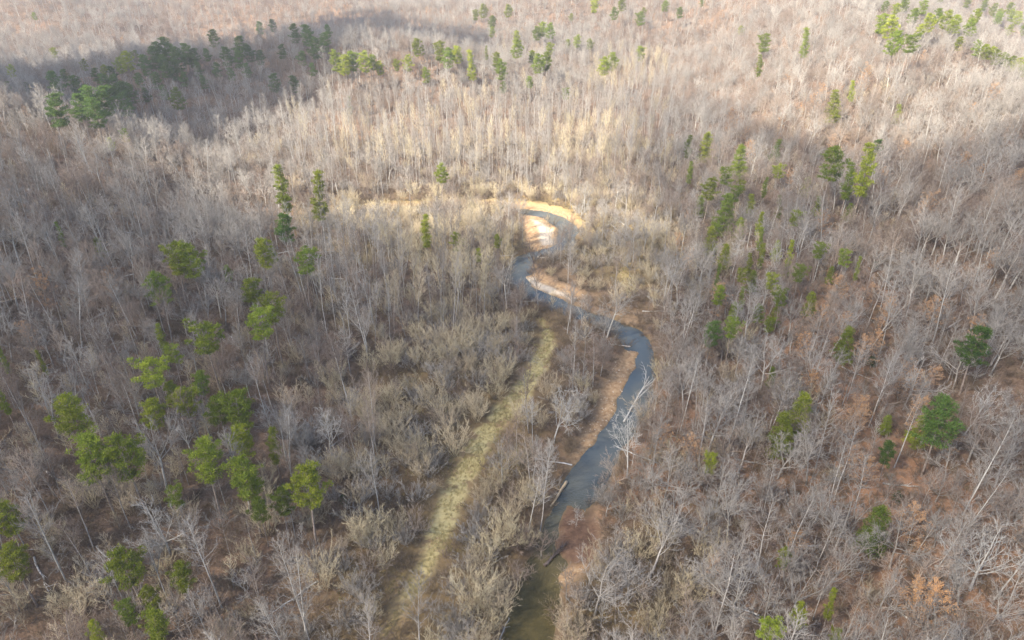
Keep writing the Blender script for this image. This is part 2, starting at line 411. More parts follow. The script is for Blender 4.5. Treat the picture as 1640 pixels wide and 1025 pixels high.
def ramify(w, pts, L, r0, lev, r, P):
    """side branches of a limb, then their twigs"""
    cnt = P['n'][lev]
    for k in range(cnt):
        t = P.get('t0', .25) + (1 - P.get('t0', .25)) * (k + r.random()) / cnt
        q, d = along(pts, min(t, .999))
        nd = off(d, math.radians(r.uniform(*P['ang'])), r.random() * 6.283)
        nd = (nd + Vector((0, 0, P['up']))).normalized()
        l = L * P['len'][lev] * r.uniform(.65, 1.2) * (1.15 - .55 * t)
        rr = r0 * (1 - .75 * t) * .55
        if lev + 1 < len(P['n']):
            b = bend(q, nd, l, 2, .16, P['up'] * .4, r)
            rr = max(rr, P['rmin'] * 1.5)
            w.tube(b, [rr, rr * .75, rr * .4], 3, True)
            ramify(w, b, l, rr, lev + 1, r, P)
        else:
            b = bend(q, nd, l, 1, .1, 0, r)
            w.tube(b, [P['rmin'], 0], 3, True)

def slender_tree(seed, H=24.0, fork=False, crown0=.5, spread=.15, tw=(8, 6), r_tr=.2, upc=.1):
    r = random.Random(seed); tr = Wood(); cr = Wood()
    wob = .022
    pts = bend(Vector((0, 0, -.4)), Vector((r.gauss(0, .03), r.gauss(0, .03), 1)), H, 12, wob, .03, r)
    rad = [r_tr * (1.25 if i == 0 else 1) * (1 - .86 * i / 12) for i in range(13)]
    tr.tube(pts, rad, 6, True)
    P = dict(n=tw, len=(.45, .5), ang=(26, 52), up=.2, rmin=.018)
    trunks = [(pts, H, r_tr, crown0)]
    if fork:
        q, d = along(pts, .52); b = bend(q, off(d, .35, r.random() * 6.28), H * .44, 6, .04, .10, r)
        cr.tube(b, [r_tr * .5 * (1 - .8 * i / 6) for i in range(7)], 5, True); trunks.append((b, H * .45, r_tr * .5, .15))
    for tp, LH, tr_r, c0 in trunks:
        n = 26 if tp is pts else 12
        for k in range(n):
            t = c0 + (.985 - c0) * (k + r.random() * .7) / n
            q, d = along(tp, t)
            u = (t - c0) / (1 - c0)
            l = H * spread * (1.1 - .75 * u) * r.uniform(.6, 1.25) * (.6 + .8 * min(1, u * 4))
            nd = off(d, math.radians(r.uniform(42, 68) - 18 * u), k * 2.4 + r.random())
            b = bend(q, nd, l, 4, .09, upc, r)
            rr = max(.04, tr_r * (1 - .85 * t) * .55)
            cr.tube(b, [rr, rr * .8, rr * .6, rr * .45, rr * .2], 4, True)
            ramify(cr, b, l, rr, 0, r, P)
    return tr, cr
def spreading_tree(seed, H=18.0, limbs=5, tw=(6, 5, 4), fork_at=.38, wide=1.0, r_tr=.28, crook=.12, rmin=.022, up=.12):
    r = random.Random(seed); tr = Wood(); cr = Wood()
    hf = H * fork_at
    pts = bend(Vector((0, 0, -.4)), Vector((r.gauss(0, .07), r.gauss(0, .07), 1)), hf + .4, 5, .05, .02, r)
    tr.tube(pts, [r_tr * 1.25, r_tr, r_tr * .92, r_tr * .86, r_tr * .8, r_tr * .72], 7)
    P = dict(n=tw, len=(.5, .5, .5), ang=(25, 58), up=up, rmin=rmin, t0=.2)
    az0 = r.random() * 6.28
    for k in range(limbs):
        lead = k == 0
        q, d = (pts[-1], (pts[-1] - pts[-2]).normalized()) if k < 3 else along(pts, r.uniform(.7, .98))
        ang = math.radians(8 if lead else r.uniform(28, 58)) * wide
        nd = off(d, ang, az0 + k * 2.1 + r.uniform(-.4, .4))
        l = (H - hf) * (1.0 if lead else r.uniform(.7, .98))
        b = bend(q - d * r_tr * .3, nd, l, 6, crook, .05 if lead else .09, r)
        rr = r_tr * (.62 if lead else r.uniform(.38, .52))
        cr.tube(b, [rr * (1 - .85 * i / 6) for i in range(7)], 5, True)
        m = 9
        for j in range(m):
            t = .18 + .8 * (j + r.random() * .8) / m
            q2, d2 = along(b, min(t, .99))
            l2 = l * .42 * r.uniform(.6, 1.25) * (1.2 - .65 * t)
            b2 = bend(q2, off(d2, math.radians(r.uniform(30, 62)), j * 2.4 + r.random()), l2, 4, .12, .07, r)
            r2 = max(.035, rr * (1 - .8 * t) * .55)
            cr.tube(b2, [r2, r2 * .8, r2 * .6, r2 * .4, r2 * .2], 4, True)
            ramify(cr, b2, l2, r2, 0, r, P)
    return tr, cr
def bush(seed, H=4.5, stems=14, wide=.55, tw=(7, 6), rs=.04, rmin=.011, up=.25):
    r = random.Random(seed); st = Wood(); cr = Wood()
    P = dict(n=tw, len=(.48, .5), ang=(14, 38), up=up, rmin=rmin, t0=.12)
    for k in range(stems):
        az = k * 2.4 + r.random(); tilt = wide * math.sqrt((k + .5) / stems) * 1.25
        base = Vector((math.cos(az), math.sin(az), 0)) * (H * .10 * r.random()); base.z = -.15
        l = H * r.uniform(.8, 1.1) / max(.75, math.cos(tilt * .6))
        b = bend(base, Vector((math.cos(az) * math.sin(tilt), math.sin(az) * math.sin(tilt), math.cos(tilt))), l, 5, .06, .03, r)
        st.tube(b, [rs * (1 - .8 * i / 5) for i in range(6)], 4, True)
        for j in range(7):
            t = .22 + .76 * (j + r.random()) / 7
            q, d = along(b, min(t, .99)); l2 = l * .34 * r.uniform(.6, 1.2) * (1.15 - .5 * t)
            b2 = bend(q, off(d, math.radians(r.uniform(22, 50)), r.random() * 6.28), l2, 3, .1, .08, r)
            cr.tube(b2, [rs * .4, rs * .34, rs * .25, 0], 3, True); ramify(cr, b2, l2, rs * .35, 0, r, P)
    return st, cr
def leaf_cloud(r, V, Fc, c, rad, n, size, flat=.55, upb=.5):
    """short leaf- or needle-sized blades through a tuft"""
    for _ in range(n):
        d = Vector((r.gauss(0, 1), r.gauss(0, 1), r.gauss(0, 1))).normalized()
        p = c + Vector((d.x * rad, d.y * rad, d.z * rad * flat)) * (r.random() ** .45)
        g = (d + Vector((0, 0, upb)) + Vector((r.gauss(0, .5), r.gauss(0, .5), r.gauss(0, .5)))).normalized() * size * r.uniform(.7, 1.3)
        s = g.orthogonal().normalized(); s = (s * math.cos(a := r.random() * 6.28) + g.normalized().cross(s) * math.sin(a)) * size * .2
        k = len(V); V += [tuple(p - s), tuple(p + s), tuple(p + g)]; Fc.append((k, k + 1, k + 2))
def pine(seed, H=20.0, c0=.5, rad=3.2, layers=9, per=5, style='round', blades=24, bl=.44):
    r = random.Random(seed); tr = Wood(); br = Wood(); V = []; Fc = []
    pts = bend(Vector((0, 0, -.4)), Vector((r.gauss(0, .03), r.gauss(0, .03), 1)), H * .97, 10, .02, .03, r)
    tr.tube(pts, [.24 * (1 - .85 * i / 10) for i in range(11)], 6, True)
    for k in range(layers):
        u = (k + .3 * r.random()) / (layers - .6); t = c0 + (.985 - c0) * min(1, u)
        q, d = along(pts, min(t, .995))
        if style == 'round': ext = rad * math.sin(math.pi * min(.96, .22 + .74 * u)) ** .65
        elif style == 'flat': ext = rad * (.55 + .55 * u if u < .75 else 1.0 - 1.4 * (u - .75))
        else: ext = rad * (1.08 - u) ** .75
        nb = max(2, int(per * (1.2 - .5 * u)))
        for j in range(nb):
            az = j * 6.283 / nb + k * 1.7 + r.uniform(-.45, .45); e = ext * r.uniform(.38, 1.22)
            rise = .30 if style != 'cone' else .1
            dd = Vector((math.cos(az), math.sin(az), rise + .5 * u * (style == 'round')))
            b = bend(q, dd, e, 4, .10, .05, r)
            br.tube(b, [.055, .045, .035, .025, .012], 3, True)
            m = max(2, int(e / .74))
            for i in range(m):
                tt = .35 + .65 * (i + .6) / m
                if r.random() < .2: continue
                p, _ = along(b, min(tt, .99))
                p = p + Vector((r.gauss(0, .28), r.gauss(0, .28), r.gauss(.08, .12)))
                leaf_cloud(r, V, Fc, p, r.uniform(.40, .78), blades, bl, .42 if style != 'cone' else .3)
                for s2 in (-1, 1):
                    if r.random() < .6:
                        side = Vector((-dd.y, dd.x, .1)).normalized() * s2 * r.uniform(.5, .95) * (1.25 - tt * .6)
                        br.tube([p, p + side * .9], [.02, .008], 3)
                        leaf_cloud(r, V, Fc, p + side, r.uniform(.35, .6), int(blades * .8), bl, .5)
    leaf_cloud(r, V, Fc, pts[-1] + Vector((0, 0, .1)), .6, blades * 2, bl, .8)
    return tr, br, (V, Fc)
def holly(seed, H=5.0, rad=1.7):
    r = random.Random(seed); tr = Wood(); br = Wood(); V = []; Fc = []
    pts = bend(Vector((0, 0, -.2)), Vector((0, 0, 1)), H, 6, .03, .03, r); tr.tube(pts, [.1 * (1 - .14 * i) for i in range(7)], 5, True)
    for k in range(70):
        t = .12 + .86 * r.random(); q, d = along(pts, t); az = r.random() * 6.28
        e = rad * math.sin(math.pi * min(.97, .25 + .7 * t)) * r.uniform(.5, 1.1)
        b = [q, q + Vector((math.cos(az) * e, math.sin(az) * e, .25 * e))]; br.tube(b, [.03, .01], 3)
        leaf_cloud(r, V, Fc, b[1], .42, 38, .2, .8, .1)
    return tr, br, (V, Fc)
def beech(seed, H=11.0):
    r = random.Random(seed)
    tr, cr = slender_tree(seed, H, crown0=.15, spread=.34, tw=(4, 3), r_tr=.13, upc=.02)
    V = []; Fc = []
    for f in cr.f[::3]:
        p = Vector(cr.v[f[0]])
        if r.random() < .62 and math.hypot(p.x, p.y) > .5:
            leaf_cloud(r, V, Fc, p, .36, 7, .26, .3, -.2)
    return tr, cr, (V, Fc)

hidden_lib = bpy.data.collections.new('plant_library')   # never linked: only a source of mesh data for the stuff objects
KINDS = {}
def register(kind, parts_list):
    """parts_list: variants, each a list of (part name, mesh)"""
    KINDS[kind] = parts_list
def merged(name, parts):
    vs_, fs, mi, mats, off_ = [], [], [], [], 0
    import itertools
    for k, (n, me) in enumerate(parts):
        a = np.empty(len(me.vertices) * 3, np.float32); me.vertices.foreach_get('co', a); vs_.append(a.reshape(-1, 3))
        lv = np.empty(len(me.loops), np.int32); me.loops.foreach_get('vertex_index', lv)
        ls = np.empty(len(me.polygons), np.int32); me.polygons.foreach_get('loop_start', ls)
        fs += [x + off_ for x in np.split(lv, ls[1:])]
        mi += [k] * len(ls); mats.append(me.materials[0]); off_ += len(a) // 3
    return mesh_from(name, np.concatenate(vs_), fs, mats, mi)
def two(name, tc, mt, mc, a='trunk', b='branches'): return [(a, tc[0].mesh(name + '_' + a, mt)), (b, tc[1].mesh(name + '_' + b, mc))]
def three(name, t, mt, mb, ml, leaf='needles'):
    return [('trunk', t[0].mesh(name + '_trunk', mt)), ('branches', t[1].mesh(name + '_branches', mb)), (leaf, mesh_from(name + '_' + leaf, t[2][0], t[2][1], [ml]))]

register('slender_tree', [two('slender', slender_tree(100 + i, H, fk, c0, sp, (7, 6), rt, up), mt, mc) for i, (H, fk, c0, sp, rt, up, mt, mc) in enumerate([
    (22, False, .45, .18, .18, .10, M['bark_grey'], M['twig_grey']), (20, True, .42, .17, .18, .12, M['bark_grey'], M['twig_grey']),
    (24, False, .50, .15, .18, .08, M['bark_pale'], M['twig_grey']), (18, False, .36, .22, .16, .06, M['bark_grey'], M['twig_brown']),
    (21, True, .48, .17, .17, .10, M['bark_pale'], M['twig_grey']), (17, False, .40, .24, .17, .05, M['bark_grey'], M['twig_grey']),
    (23, True, .55, .15, .19, .14, M['bark_grey'], M['twig_brown']), (16, True, .38, .24, .15, .10, M['bark_grey'], M['twig_brown'])])])
register('poplar_tree', [two('poplar', slender_tree(140 + i, H, fk, c0, sp, (7, 6), .15, .16), mb, mc) for i, (H, fk, c0, sp, mb, mc) in enumerate([
    (25, False, .50, .11, M['bark_grey'], M['twig_tan']), (23, False, .42, .12, M['bark_pale'], M['twig_grey']), (26, False, .55, .10, M['bark_grey'], M['twig_grey']), (22, True, .45, .115, M['bark_grey'], M['twig_tan'])])])
register('spreading_tree', [two('spreading', spreading_tree(200 + i, H, l, (7, 6), fa, wd, rt, ck, .017), mt, mc) for i, (H, l, fa, wd, rt, ck, mt, mc) in enumerate([
    (17, 6, .36, 1.05, .22, .10, M['bark_grey'], M['twig_grey']), (14, 7, .30, 1.2, .20, .12, M['bark_grey'], M['twig_grey']),
    (19, 6, .42, .85, .22, .09, M['bark_grey'], M['twig_grey']), (15, 7, .28, 1.25, .24, .11, M['bark_grey'], M['twig_brown']),
    (18, 5, .40, 1.0, .25, .12, M['bark_pale'], M['twig_grey']), (13, 6, .32, 1.1, .17, .11, M['bark_grey'], M['twig_brown']),
    (16, 7, .34, .95, .19, .08, M['bark_grey'], M['twig_brown']), (20, 6, .48, 1.0, .23, .12, M['bark_pale'], M['twig_grey']),
    (12, 5, .25, 1.2, .16, .16, M['bark_grey'], M['twig_pale']), (17, 4, .45, .8, .2, .10, M['bark_grey'], M['twig_grey'])])])
register('young_tree', [two('young', slender_tree(300 + i, H, False, .22, .26, (4, 4), .07, .12), M['bark_grey'], mc) for i, (H, mc) in enumerate([
    (9, M['twig_brown']), (7.5, M['twig_grey']), (11, M['twig_brown']), (8, M['twig_tan'])])])
register('bare_shrub', [two('shrub', bush(400 + i, H, n, wd), m, m, 'stems', 'twigs') for i, (H, n, wd, m) in enumerate([
    (5.5, 16, .55, M['twig_tan']), (4.2, 14, .7, M['twig_brown']), (6.5, 16, .45, M['twig_tan']), (3.6, 12, .8, M['twig_brush']), (5, 18, .6, M['twig_grey']), (6, 15, .5, M['twig_tan']), (4.5, 12, .65, M['twig_pale'])])])
register('beech_tree', [three('beech', beech(500 + i, H), M['bark_grey'], M['twig_grey'], M['beech_leaf'], 'leaves') for i, H in enumerate((11, 8.5, 13))])
register('white_tree', [two('white', spreading_tree(600 + i, H, l, (6, 5), fa, wd, rt, ck, .018), M['bark_white'], M['twig_white']) for i, (H, l, fa, wd, rt, ck) in enumerate([
    (19, 5, .42, .7, .20, .06), (16, 6, .35, .95, .18, .07), (16, 7, .30, 1.25, .26, .08)])])
PINES = {'round': [three('pine', pine(700 + i, 20, .54, 4.0, 8, 6, 'round'), M['bark_pine'], M['bark_pine'], M['needles']) for i in range(3)],
         'flat': [three('pine', pine(720 + i, 20, .68, 4.2, 5, 6, 'flat'), M['bark_pine'], M['bark_pine'], M['needles']) for i in range(2)],
         'tall': [three('pine', pine(740 + i, 22, .38, 2.2, 13, 5, 'round'), M['bark_pine'], M['bark_pine'], M['needles']) for i in range(2)],
         'cone': [three('pine', pine(760 + i, 14, .18, 3.2, 14, 7, 'cone', 26, .34), M['bark_pine'], M['bark_pine'], M['needles']) for i in range(2)],
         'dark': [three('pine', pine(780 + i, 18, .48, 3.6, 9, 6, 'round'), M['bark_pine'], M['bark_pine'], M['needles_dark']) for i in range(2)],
         'holly': [three('holly', holly(790), M['bark_grey'], M['bark_grey'], M['holly'], 'leaves')]}
BRUSH = [merged('brush_clump', two('brush', bush(800 + i, H, 9, .75, (4, 3), .03, .016, .1), M['twig_brush'], m, 'stems', 'twigs')) for i, (H, m) in enumerate([
    (1.6, M['twig_brush']), (2.4, M['twig_brush']), (1.9, M['twig_brown']), (2.8, M['twig_brush'])])]

# ------------------------------------------------------------------ pines and other marked trees: (u, v of crown, crown height px, style, label, short name)
PINE_LIST = []          # (u, v, size, style, label, landmark phrase or None, group)
def one(u, v, s, style, label, short): PINE_LIST.append((u, v, s, style, label, short, None))
def ordinal(n):
    b = ['', 'first', 'second', 'third', 'fourth', 'fifth', 'sixth', 'seventh', 'eighth', 'ninth', 'tenth', 'eleventh', 'twelfth', 'thirteenth', 'fourteenth', 'fifteenth', 'sixteenth', 'seventeenth', 'eighteenth', 'nineteenth']
    if n < 20: return b[n]
    t = {2: 'twent', 3: 'thirt', 4: 'fort', 5: 'fift', 6: 'sixt', 7: 'sevent', 8: 'eight', 9: 'ninet'}[n // 10]
    return t + 'ieth' if n % 10 == 0 else t + 'y-' + b[n % 10]
ORDX = 0
ORD = ['leftmost', 'second', 'third', 'fourth', 'fifth', 'sixth', 'seventh', 'eighth', 'ninth', 'tenth', 'eleventh', 'twelfth', 'thirteenth', 'fourteenth',
       'fifteenth', 'sixteenth', 'seventeenth', 'eighteenth', 'nineteenth', 'twentieth', 'twenty-first', 'twenty-second', 'twenty-third', 'twenty-fourth', 'twenty-fifth']
def clump(look, where, items, style='round', short=None):
    """several pines standing together, told apart by counting from the left"""
    items = sorted(items)
    for k, it in enumerate(items):
        u, v, s = it[:3]; st = it[3] if len(it) > 3 else style
        lab = f'{look}, leftmost of the {where}' if k == 0 else f'{look}, {ORD[k]} from left in the {where}'
        if k == len(items) - 1 and k: lab = f'{look}, rightmost of the {where}'
        PINE_LIST.append((u, v, s, st, lab, (short or where) if k == len(items) // 2 else None, where))

clump('large round yellow-green pine', 'pair at the left edge below midheight', [(113, 663, 62), (147, 728, 72)], short='big pair of pines on the left')
one(203, 728, 72, 'round', 'loose yellow-green pine just right of the big pair of pines', 'loose pine beside the big pair')
one(243, 597, 46, 'flat', 'flat-topped yellow-green pine with thin crown on the left slope', 'flat-topped pine on the left slope')
one(278, 570, 26, 'flat', 'small sparse pine behind the flat-topped pine on the left slope', None)
clump('bright green pine', 'cluster above the white-limbed tree', [(247, 663, 46), (276, 632, 34), (303, 645, 46), (323, 615, 34), (350, 658, 46), (376, 655, 60)], short='cluster of bright green pines on the left')
clump('full green pine', 'group below the bright green left cluster', [(328, 738, 66), (387, 705, 50), (395, 768, 66)], short='three full pines on the lower left')
one(437, 712, 48, 'tall', 'narrow lone green pine right of the lower left pine group', 'narrow lone pine')
clump('wide green pine', 'row low on the left beside the brush', [(416, 818, 36), (450, 808, 40), (489, 783, 66)], short='row of wide green pines')
one(282, 795, 30, 'flat', 'thin pale green pine half hidden behind the great white-limbed tree', None)
clump('ragged yellow-green pine', 'stand near the bottom left', [(205, 905, 66), (203, 985, 34), (242, 962, 34), (248, 1000, 50), (290, 928, 42)], short='ragged pines near the bottom left')
one(155, 1014, 26, 'round', 'pine crown cut by the bottom edge at the left', None)
clump('yellow pine', 'pair cut by the left edge near the bottom', [(10, 838, 52), (20, 895, 58)], short='yellow pines at the left edge')
one(5, 577, 26, 'tall', 'small pine cut by the left edge at midheight', None)
one(4, 640, 34, 'tall', 'dim pine at the left edge above the yellow pair', None)
clump('airy pine with visible pale trunk', 'pair halfway up the left slope', [(411, 524, 44, 'flat'), (436, 498, 42, 'flat')], short='airy pair of pines')
one(332, 543, 48, 'flat', 'green layered pine left of the airy pair of pines', 'layered pine on the left slope')
one(258, 540, 38, 'tall', 'thin twisted pine up the left slope', None)
clump('small green pine', 'pair behind the pale spreading trees on the left slope', [(365, 440, 18), (405, 465, 36)], short='small pair of pines up the slope')
one(67, 577, 18, 'tall', 'tiny pale pine on the far left of the slope', None)
clump('dark green pine', 'trio high on the left slope', [(254, 462, 46), (280, 415, 48), (309, 418, 50)], short='trio of dark pines on the left slope')
one(157, 396, 26, 'cone', 'low bushy green pine alone high on the left slope', 'low pine high on the left slope')
one(97, 376, 24, 'tall', 'little pale pine near the left edge high on the slope', None)
one(457, 364, 38, 'dark', 'vivid green broad pine at the edge of the sunlit flat', 'vivid green pine by the sunlit flat')
one(424, 405, 42, 'round', 'small rounded pine below the vivid green broad pine', None)
one(485, 424, 36, 'flat', 'sparse yellow pine right of the small rounded pine', None)
one(452, 298, 82, 'tall', 'tallest narrow bright pine standing in the sunlit flat', 'tall narrow sunlit pine')
one(505, 310, 66, 'tall', 'pale airy pine right of the tallest sunlit one', 'pale airy sunlit pine')
one(682, 370, 44, 'tall', 'thin bright green pine among the grey poplars', 'thin pine among the poplars')
one(734, 388, 26, 'round', 'small green pine right of the thin one among poplars', None)
one(796, 387, 14, 'round', 'tiny green pine left of the sand bar', None)
one(766, 408, 14, 'round', 'tiny dark pine tucked between poplars', None)
one(706, 275, 26, 'round', 'small yellow pine in the sunlit poplar wood', None)
one(560, 168, 22, 'tall', 'small pale pine in the sunlit left wood', None)
one(905, 150, 16, 'round', 'small round pine alone in the middle poplar wood', None)
one(683, 122, 20, 'round', 'round green pine at the foot of the shaded ridge', 'round pine at the ridge foot')
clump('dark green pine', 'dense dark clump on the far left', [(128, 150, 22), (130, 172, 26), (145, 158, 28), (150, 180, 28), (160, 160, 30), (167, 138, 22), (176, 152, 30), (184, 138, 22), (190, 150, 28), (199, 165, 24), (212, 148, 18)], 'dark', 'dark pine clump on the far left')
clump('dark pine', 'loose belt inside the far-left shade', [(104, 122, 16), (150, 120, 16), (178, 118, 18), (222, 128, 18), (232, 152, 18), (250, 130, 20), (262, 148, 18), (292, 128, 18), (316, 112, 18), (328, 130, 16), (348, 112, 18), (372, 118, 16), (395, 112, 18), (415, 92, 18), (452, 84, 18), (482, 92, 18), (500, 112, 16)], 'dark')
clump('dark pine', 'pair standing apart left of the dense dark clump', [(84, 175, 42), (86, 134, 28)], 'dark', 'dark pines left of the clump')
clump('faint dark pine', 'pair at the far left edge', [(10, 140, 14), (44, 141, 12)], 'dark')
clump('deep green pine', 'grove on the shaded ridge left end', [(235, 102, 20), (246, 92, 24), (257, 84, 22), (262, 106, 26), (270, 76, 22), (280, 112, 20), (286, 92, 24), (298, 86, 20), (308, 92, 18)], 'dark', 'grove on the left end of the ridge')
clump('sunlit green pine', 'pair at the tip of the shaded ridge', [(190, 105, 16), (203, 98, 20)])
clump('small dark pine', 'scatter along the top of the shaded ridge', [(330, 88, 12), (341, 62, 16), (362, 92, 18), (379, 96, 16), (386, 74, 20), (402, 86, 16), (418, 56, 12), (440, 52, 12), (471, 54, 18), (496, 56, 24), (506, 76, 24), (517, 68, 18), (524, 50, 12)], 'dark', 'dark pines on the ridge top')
clump('small green pine', 'dotted line left of the deep green grove', [(18, 114, 16), (56, 28, 10), (88, 92, 14), (134, 105, 14), (167, 113, 16), (215, 90, 14)])
clump('small pale evergreen', 'steep strip above the gully', [(1105, 275, 24, 'tall'), (1120, 330, 24, 'cone'), (1205, 330, 26, 'cone'), (1178, 312, 20, 'flat'), (1250, 330, 22, 'tall'), (1290, 300, 24, 'cone'), (1310, 330, 22, 'cone'), (1275, 350, 20, 'flat'), (1225, 300, 20, 'tall'), (1360, 340, 22, 'cone'), (1215, 355, 24, 'tall'), (1185, 365, 26, 'cone')], short='strip of evergreens above the gully')
clump('bright green pine', 'row on the right shoulder of the ridge', [(538, 98, 22), (552, 104, 22), (566, 98, 20), (582, 99, 24), (597, 100, 16), (608, 110, 14)], short='bright pines on the ridge shoulder')
one(283, 160, 28, 'round', 'yellow-green pine in the sunlit crest on the left', 'yellow pine on the sunlit crest')
clump('small yellow pine', 'pair below the sunlit left crest', [(177, 232, 14), (198, 217, 16)])
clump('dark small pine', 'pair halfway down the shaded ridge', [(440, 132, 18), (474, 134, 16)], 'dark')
clump('small pine', 'group right of the ridge end', [(636, 104, 12), (652, 102, 16), (669, 76, 18), (703, 82, 22), (718, 92, 22), (732, 88, 18)], short='small pines right of the ridge')
clump('hazy green pine', 'line across the top middle', [(761, 24, 14), (775, 18, 18), (788, 35, 16), (815, 18, 16), (788, 52, 14), (868, 46, 22), (880, 50, 20), (860, 54, 18), (915, 28, 10), (951, 10, 22), (985, 24, 16), (996, 8, 22), (1024, 32, 18), (1032, 20, 10), (1065, 12, 14), (1088, 22, 14)])
one(757, 102, 50, 'tall', 'tall slim pine below the small pines in the top middle', 'slim pine in the top middle')
one(779, 84, 16, 'tall', 'faint slim pine right of the tall slim one', None)
clump('yellow-green pine', 'loose stand above the middle poplars', [(795, 96, 20), (803, 112, 28), (806, 140, 16), (829, 78, 24), (827, 60, 16), (848, 132, 16), (852, 92, 18), (864, 102, 36), (874, 98, 34), (882, 78, 16)], short='loose pine stand above the poplars')
clump('olive pine', 'leaning pair right of the middle pine stand', [(968, 106, 24), (980, 98, 26)], short='olive pair of pines')
clump('small pine', 'dotted group on the upper right slope', [(909, 70, 12), (924, 66, 16), (944, 71, 14), (1026, 86, 20), (1187, 49, 12), (1124, 8, 10)])
one(1222, 68, 44, 'round', 'tall dark pine alone on the upper right slope', 'tall dark pine on the upper right slope')
one(1217, 104, 26, 'tall', 'small yellow pine just below the tall dark one', None)
one(1293, 66, 34, 'tall', 'thin leaning pine right of the tall dark upper one', 'thin leaning pine')
clump('green pine', 'chain on the right skyline', [(1411, 38, 26), (1428, 44, 30), (1433, 68, 34), (1456, 70, 34, 'flat'), (1472, 53, 18)], short='pines on the right skyline')
clump('blue-green pine', 'back forest at the top right corner', [(1418, 10, 14), (1434, 16, 18), (1449, 8, 18), (1463, 26, 20), (1477, 12, 18), (1489, 38, 24), (1501, 26, 20), (1514, 34, 24), (1529, 40, 24), (1545, 16, 16), (1552, 46, 22), (1562, 30, 20),
       (1502, 8, 16), (1590, 16, 18), (1603, 24, 20), (1618, 14, 18), (1630, 30, 18), (1594, 44, 16), (1618, 40, 16), (1576, 8, 14), (1636, 62, 16), (1612, 60, 14)], short='forest of pines in the top right corner')
clump('bright green pine', 'row marching down the right skyline', [(1536, 70, 18), (1567, 78, 20), (1577, 84, 20), (1587, 86, 18), (1597, 92, 20), (1608, 96, 18), (1618, 102, 20), (1628, 106, 20), (1637, 112, 20)], short='row of pines on the right edge skyline')
one(1338, 170, 44, 'cone', 'bright pine leaning on the red-leaved upper right slope', 'bright pine on the red slope')
one(1367, 144, 24, 'tall', 'small pale pine above the bright leaning one', None)
one(1440, 184, 24, 'cone', 'small dark-hearted pine in the upper right woods', 'small pine in the upper right woods')
one(1130, 236, 42, 'cone', 'bright conical pine at the top of the gully', 'bright conical pine')
one(1102, 234, 28, 'tall', 'thin pine left of the bright conical one', None)
one(1185, 258, 46, 'cone', 'ragged conical pine above the gully', 'ragged conical pine')
one(1162, 283, 24, 'flat', 'low spreading pine left of the ragged conical one', None)
one(1135, 303, 30, 'round', 'small round pine at the foot of the right slope', 'round pine at the slope foot')
one(1187, 299, 16, 'flat', 'flat little pine right of the slope-foot pine', None)
one(1247, 277, 18, 'flat', 'flat yellow-green pine in the dark gully', None)
one(1242, 240, 28, 'cone', 'dim drooping pine between bare trees above the gully', None)
one(1333, 262, 58, 'round', 'broad yellow-green pine on the right slope, left of the dark slim one', 'broad pine on the right slope')
one(1388, 270, 66, 'tall', 'dark slim tall pine on the right slope', 'dark slim pine on the right slope')
one(1406, 236, 22, 'dark', 'dark leaning pine top beside the slim tall one', None)
one(1360, 290, 46, 'tall', 'thin shaded pine between the broad and slim ones', None)
one(1160, 342, 52, 'cone', 'large feathery bright pine at the right valley edge', 'feathery pine at the valley edge')
one(1140, 385, 38, 'cone', 'darker pine just below the large feathery one', None)
clump('small olive evergreen', 'band down the gully', [(1205, 450, 26, 'cone'), (1175, 500, 26, 'cone'), (1160, 410, 30, 'cone'), (1200, 425, 22, 'tall'), (1245, 400, 24, 'cone'), (1280, 440, 22, 'flat'), (1240, 505, 24, 'cone'), (1190, 478, 22, 'tall'), (1330, 440, 20, 'cone'), (1220, 410, 24, 'tall'), (1236, 450, 22, 'flat'), (1252, 478, 20, 'flat'), (1152, 472, 24, 'round'), (1172, 527, 26, 'flat'), (1215, 502, 20, 'round'), (1268, 405, 24, 'tall'),
       (1312, 402, 20, 'flat'), (1352, 412, 20, 'flat'), (1220, 380, 24, 'tall'), (1150, 440, 20, 'tall'), (1298, 486, 30, 'cone'), (1262, 430, 20, 'cone'), (1188, 440, 16, 'flat'), (1375, 430, 18, 'tall'), (1230, 520, 16, 'flat')], short='band of evergreens down the gully')
one(1138, 534, 34, 'dark', 'dark green pine at the lower end of the gully band', None)
one(1401, 428, 12, 'holly', 'small dark holly bush on the right slope', None)
one(1355, 547, 48, 'cone', 'thin yellow-green pine amid tan-leaved beeches', 'yellow pine amid the beeches')
one(1568, 552, 56, 'dark', 'dark tufted pine alone near the right edge', 'dark tufted pine near the right edge')
one(1236, 607, 28, 'cone', 'small dim pine on the lower right slope', None)
one(1396, 581, 16, 'holly', 'dark low holly under the beeches', None)
clump('large bright feathery pine', 'pair on the lower right slope', [(1256, 694, 62, 'cone'), (1281, 664, 64, 'cone')], short='pair of feathery pines lower right')
one(1508, 678, 66, 'dark', 'big dark green pine behind pale tall trees lower right', 'big dark pine lower right')
one(1470, 690, 44, 'cone', 'olive pine leaning left of the big dark one', None)
one(1425, 722, 28, 'dark', 'small dark pine left of the olive leaning one', None)
one(1420, 680, 28, 'cone', 'faint olive pine above the small dark one', None)
one(1135, 744, 26, 'round', 'tiny vivid green pine near the creek on the right', 'tiny vivid pine')
one(1400, 848, 70, 'cone', 'dense bright pine low on the right slope', 'dense pine low on the right')
one(1254, 898, 24, 'round', 'small leafy green shrub pine low in the brown wood', 'small green pine low right')
one(1332, 967, 34, 'tall', 'thin bright pine near the bottom right', 'thin pine near the bottom right')
one(1276, 993, 32, 'round', 'round green pine near the bottom edge on the right', None)
one(1226, 1010, 34, 'flat', 'dim spreading pine at the bottom edge right of the creek', None)
one(1336, 1020, 20, 'round', 'pine tip cut by the bottom edge on the right', None)
one(550, 803, 16, 'holly', 'very dark small holly left of the brush', None)
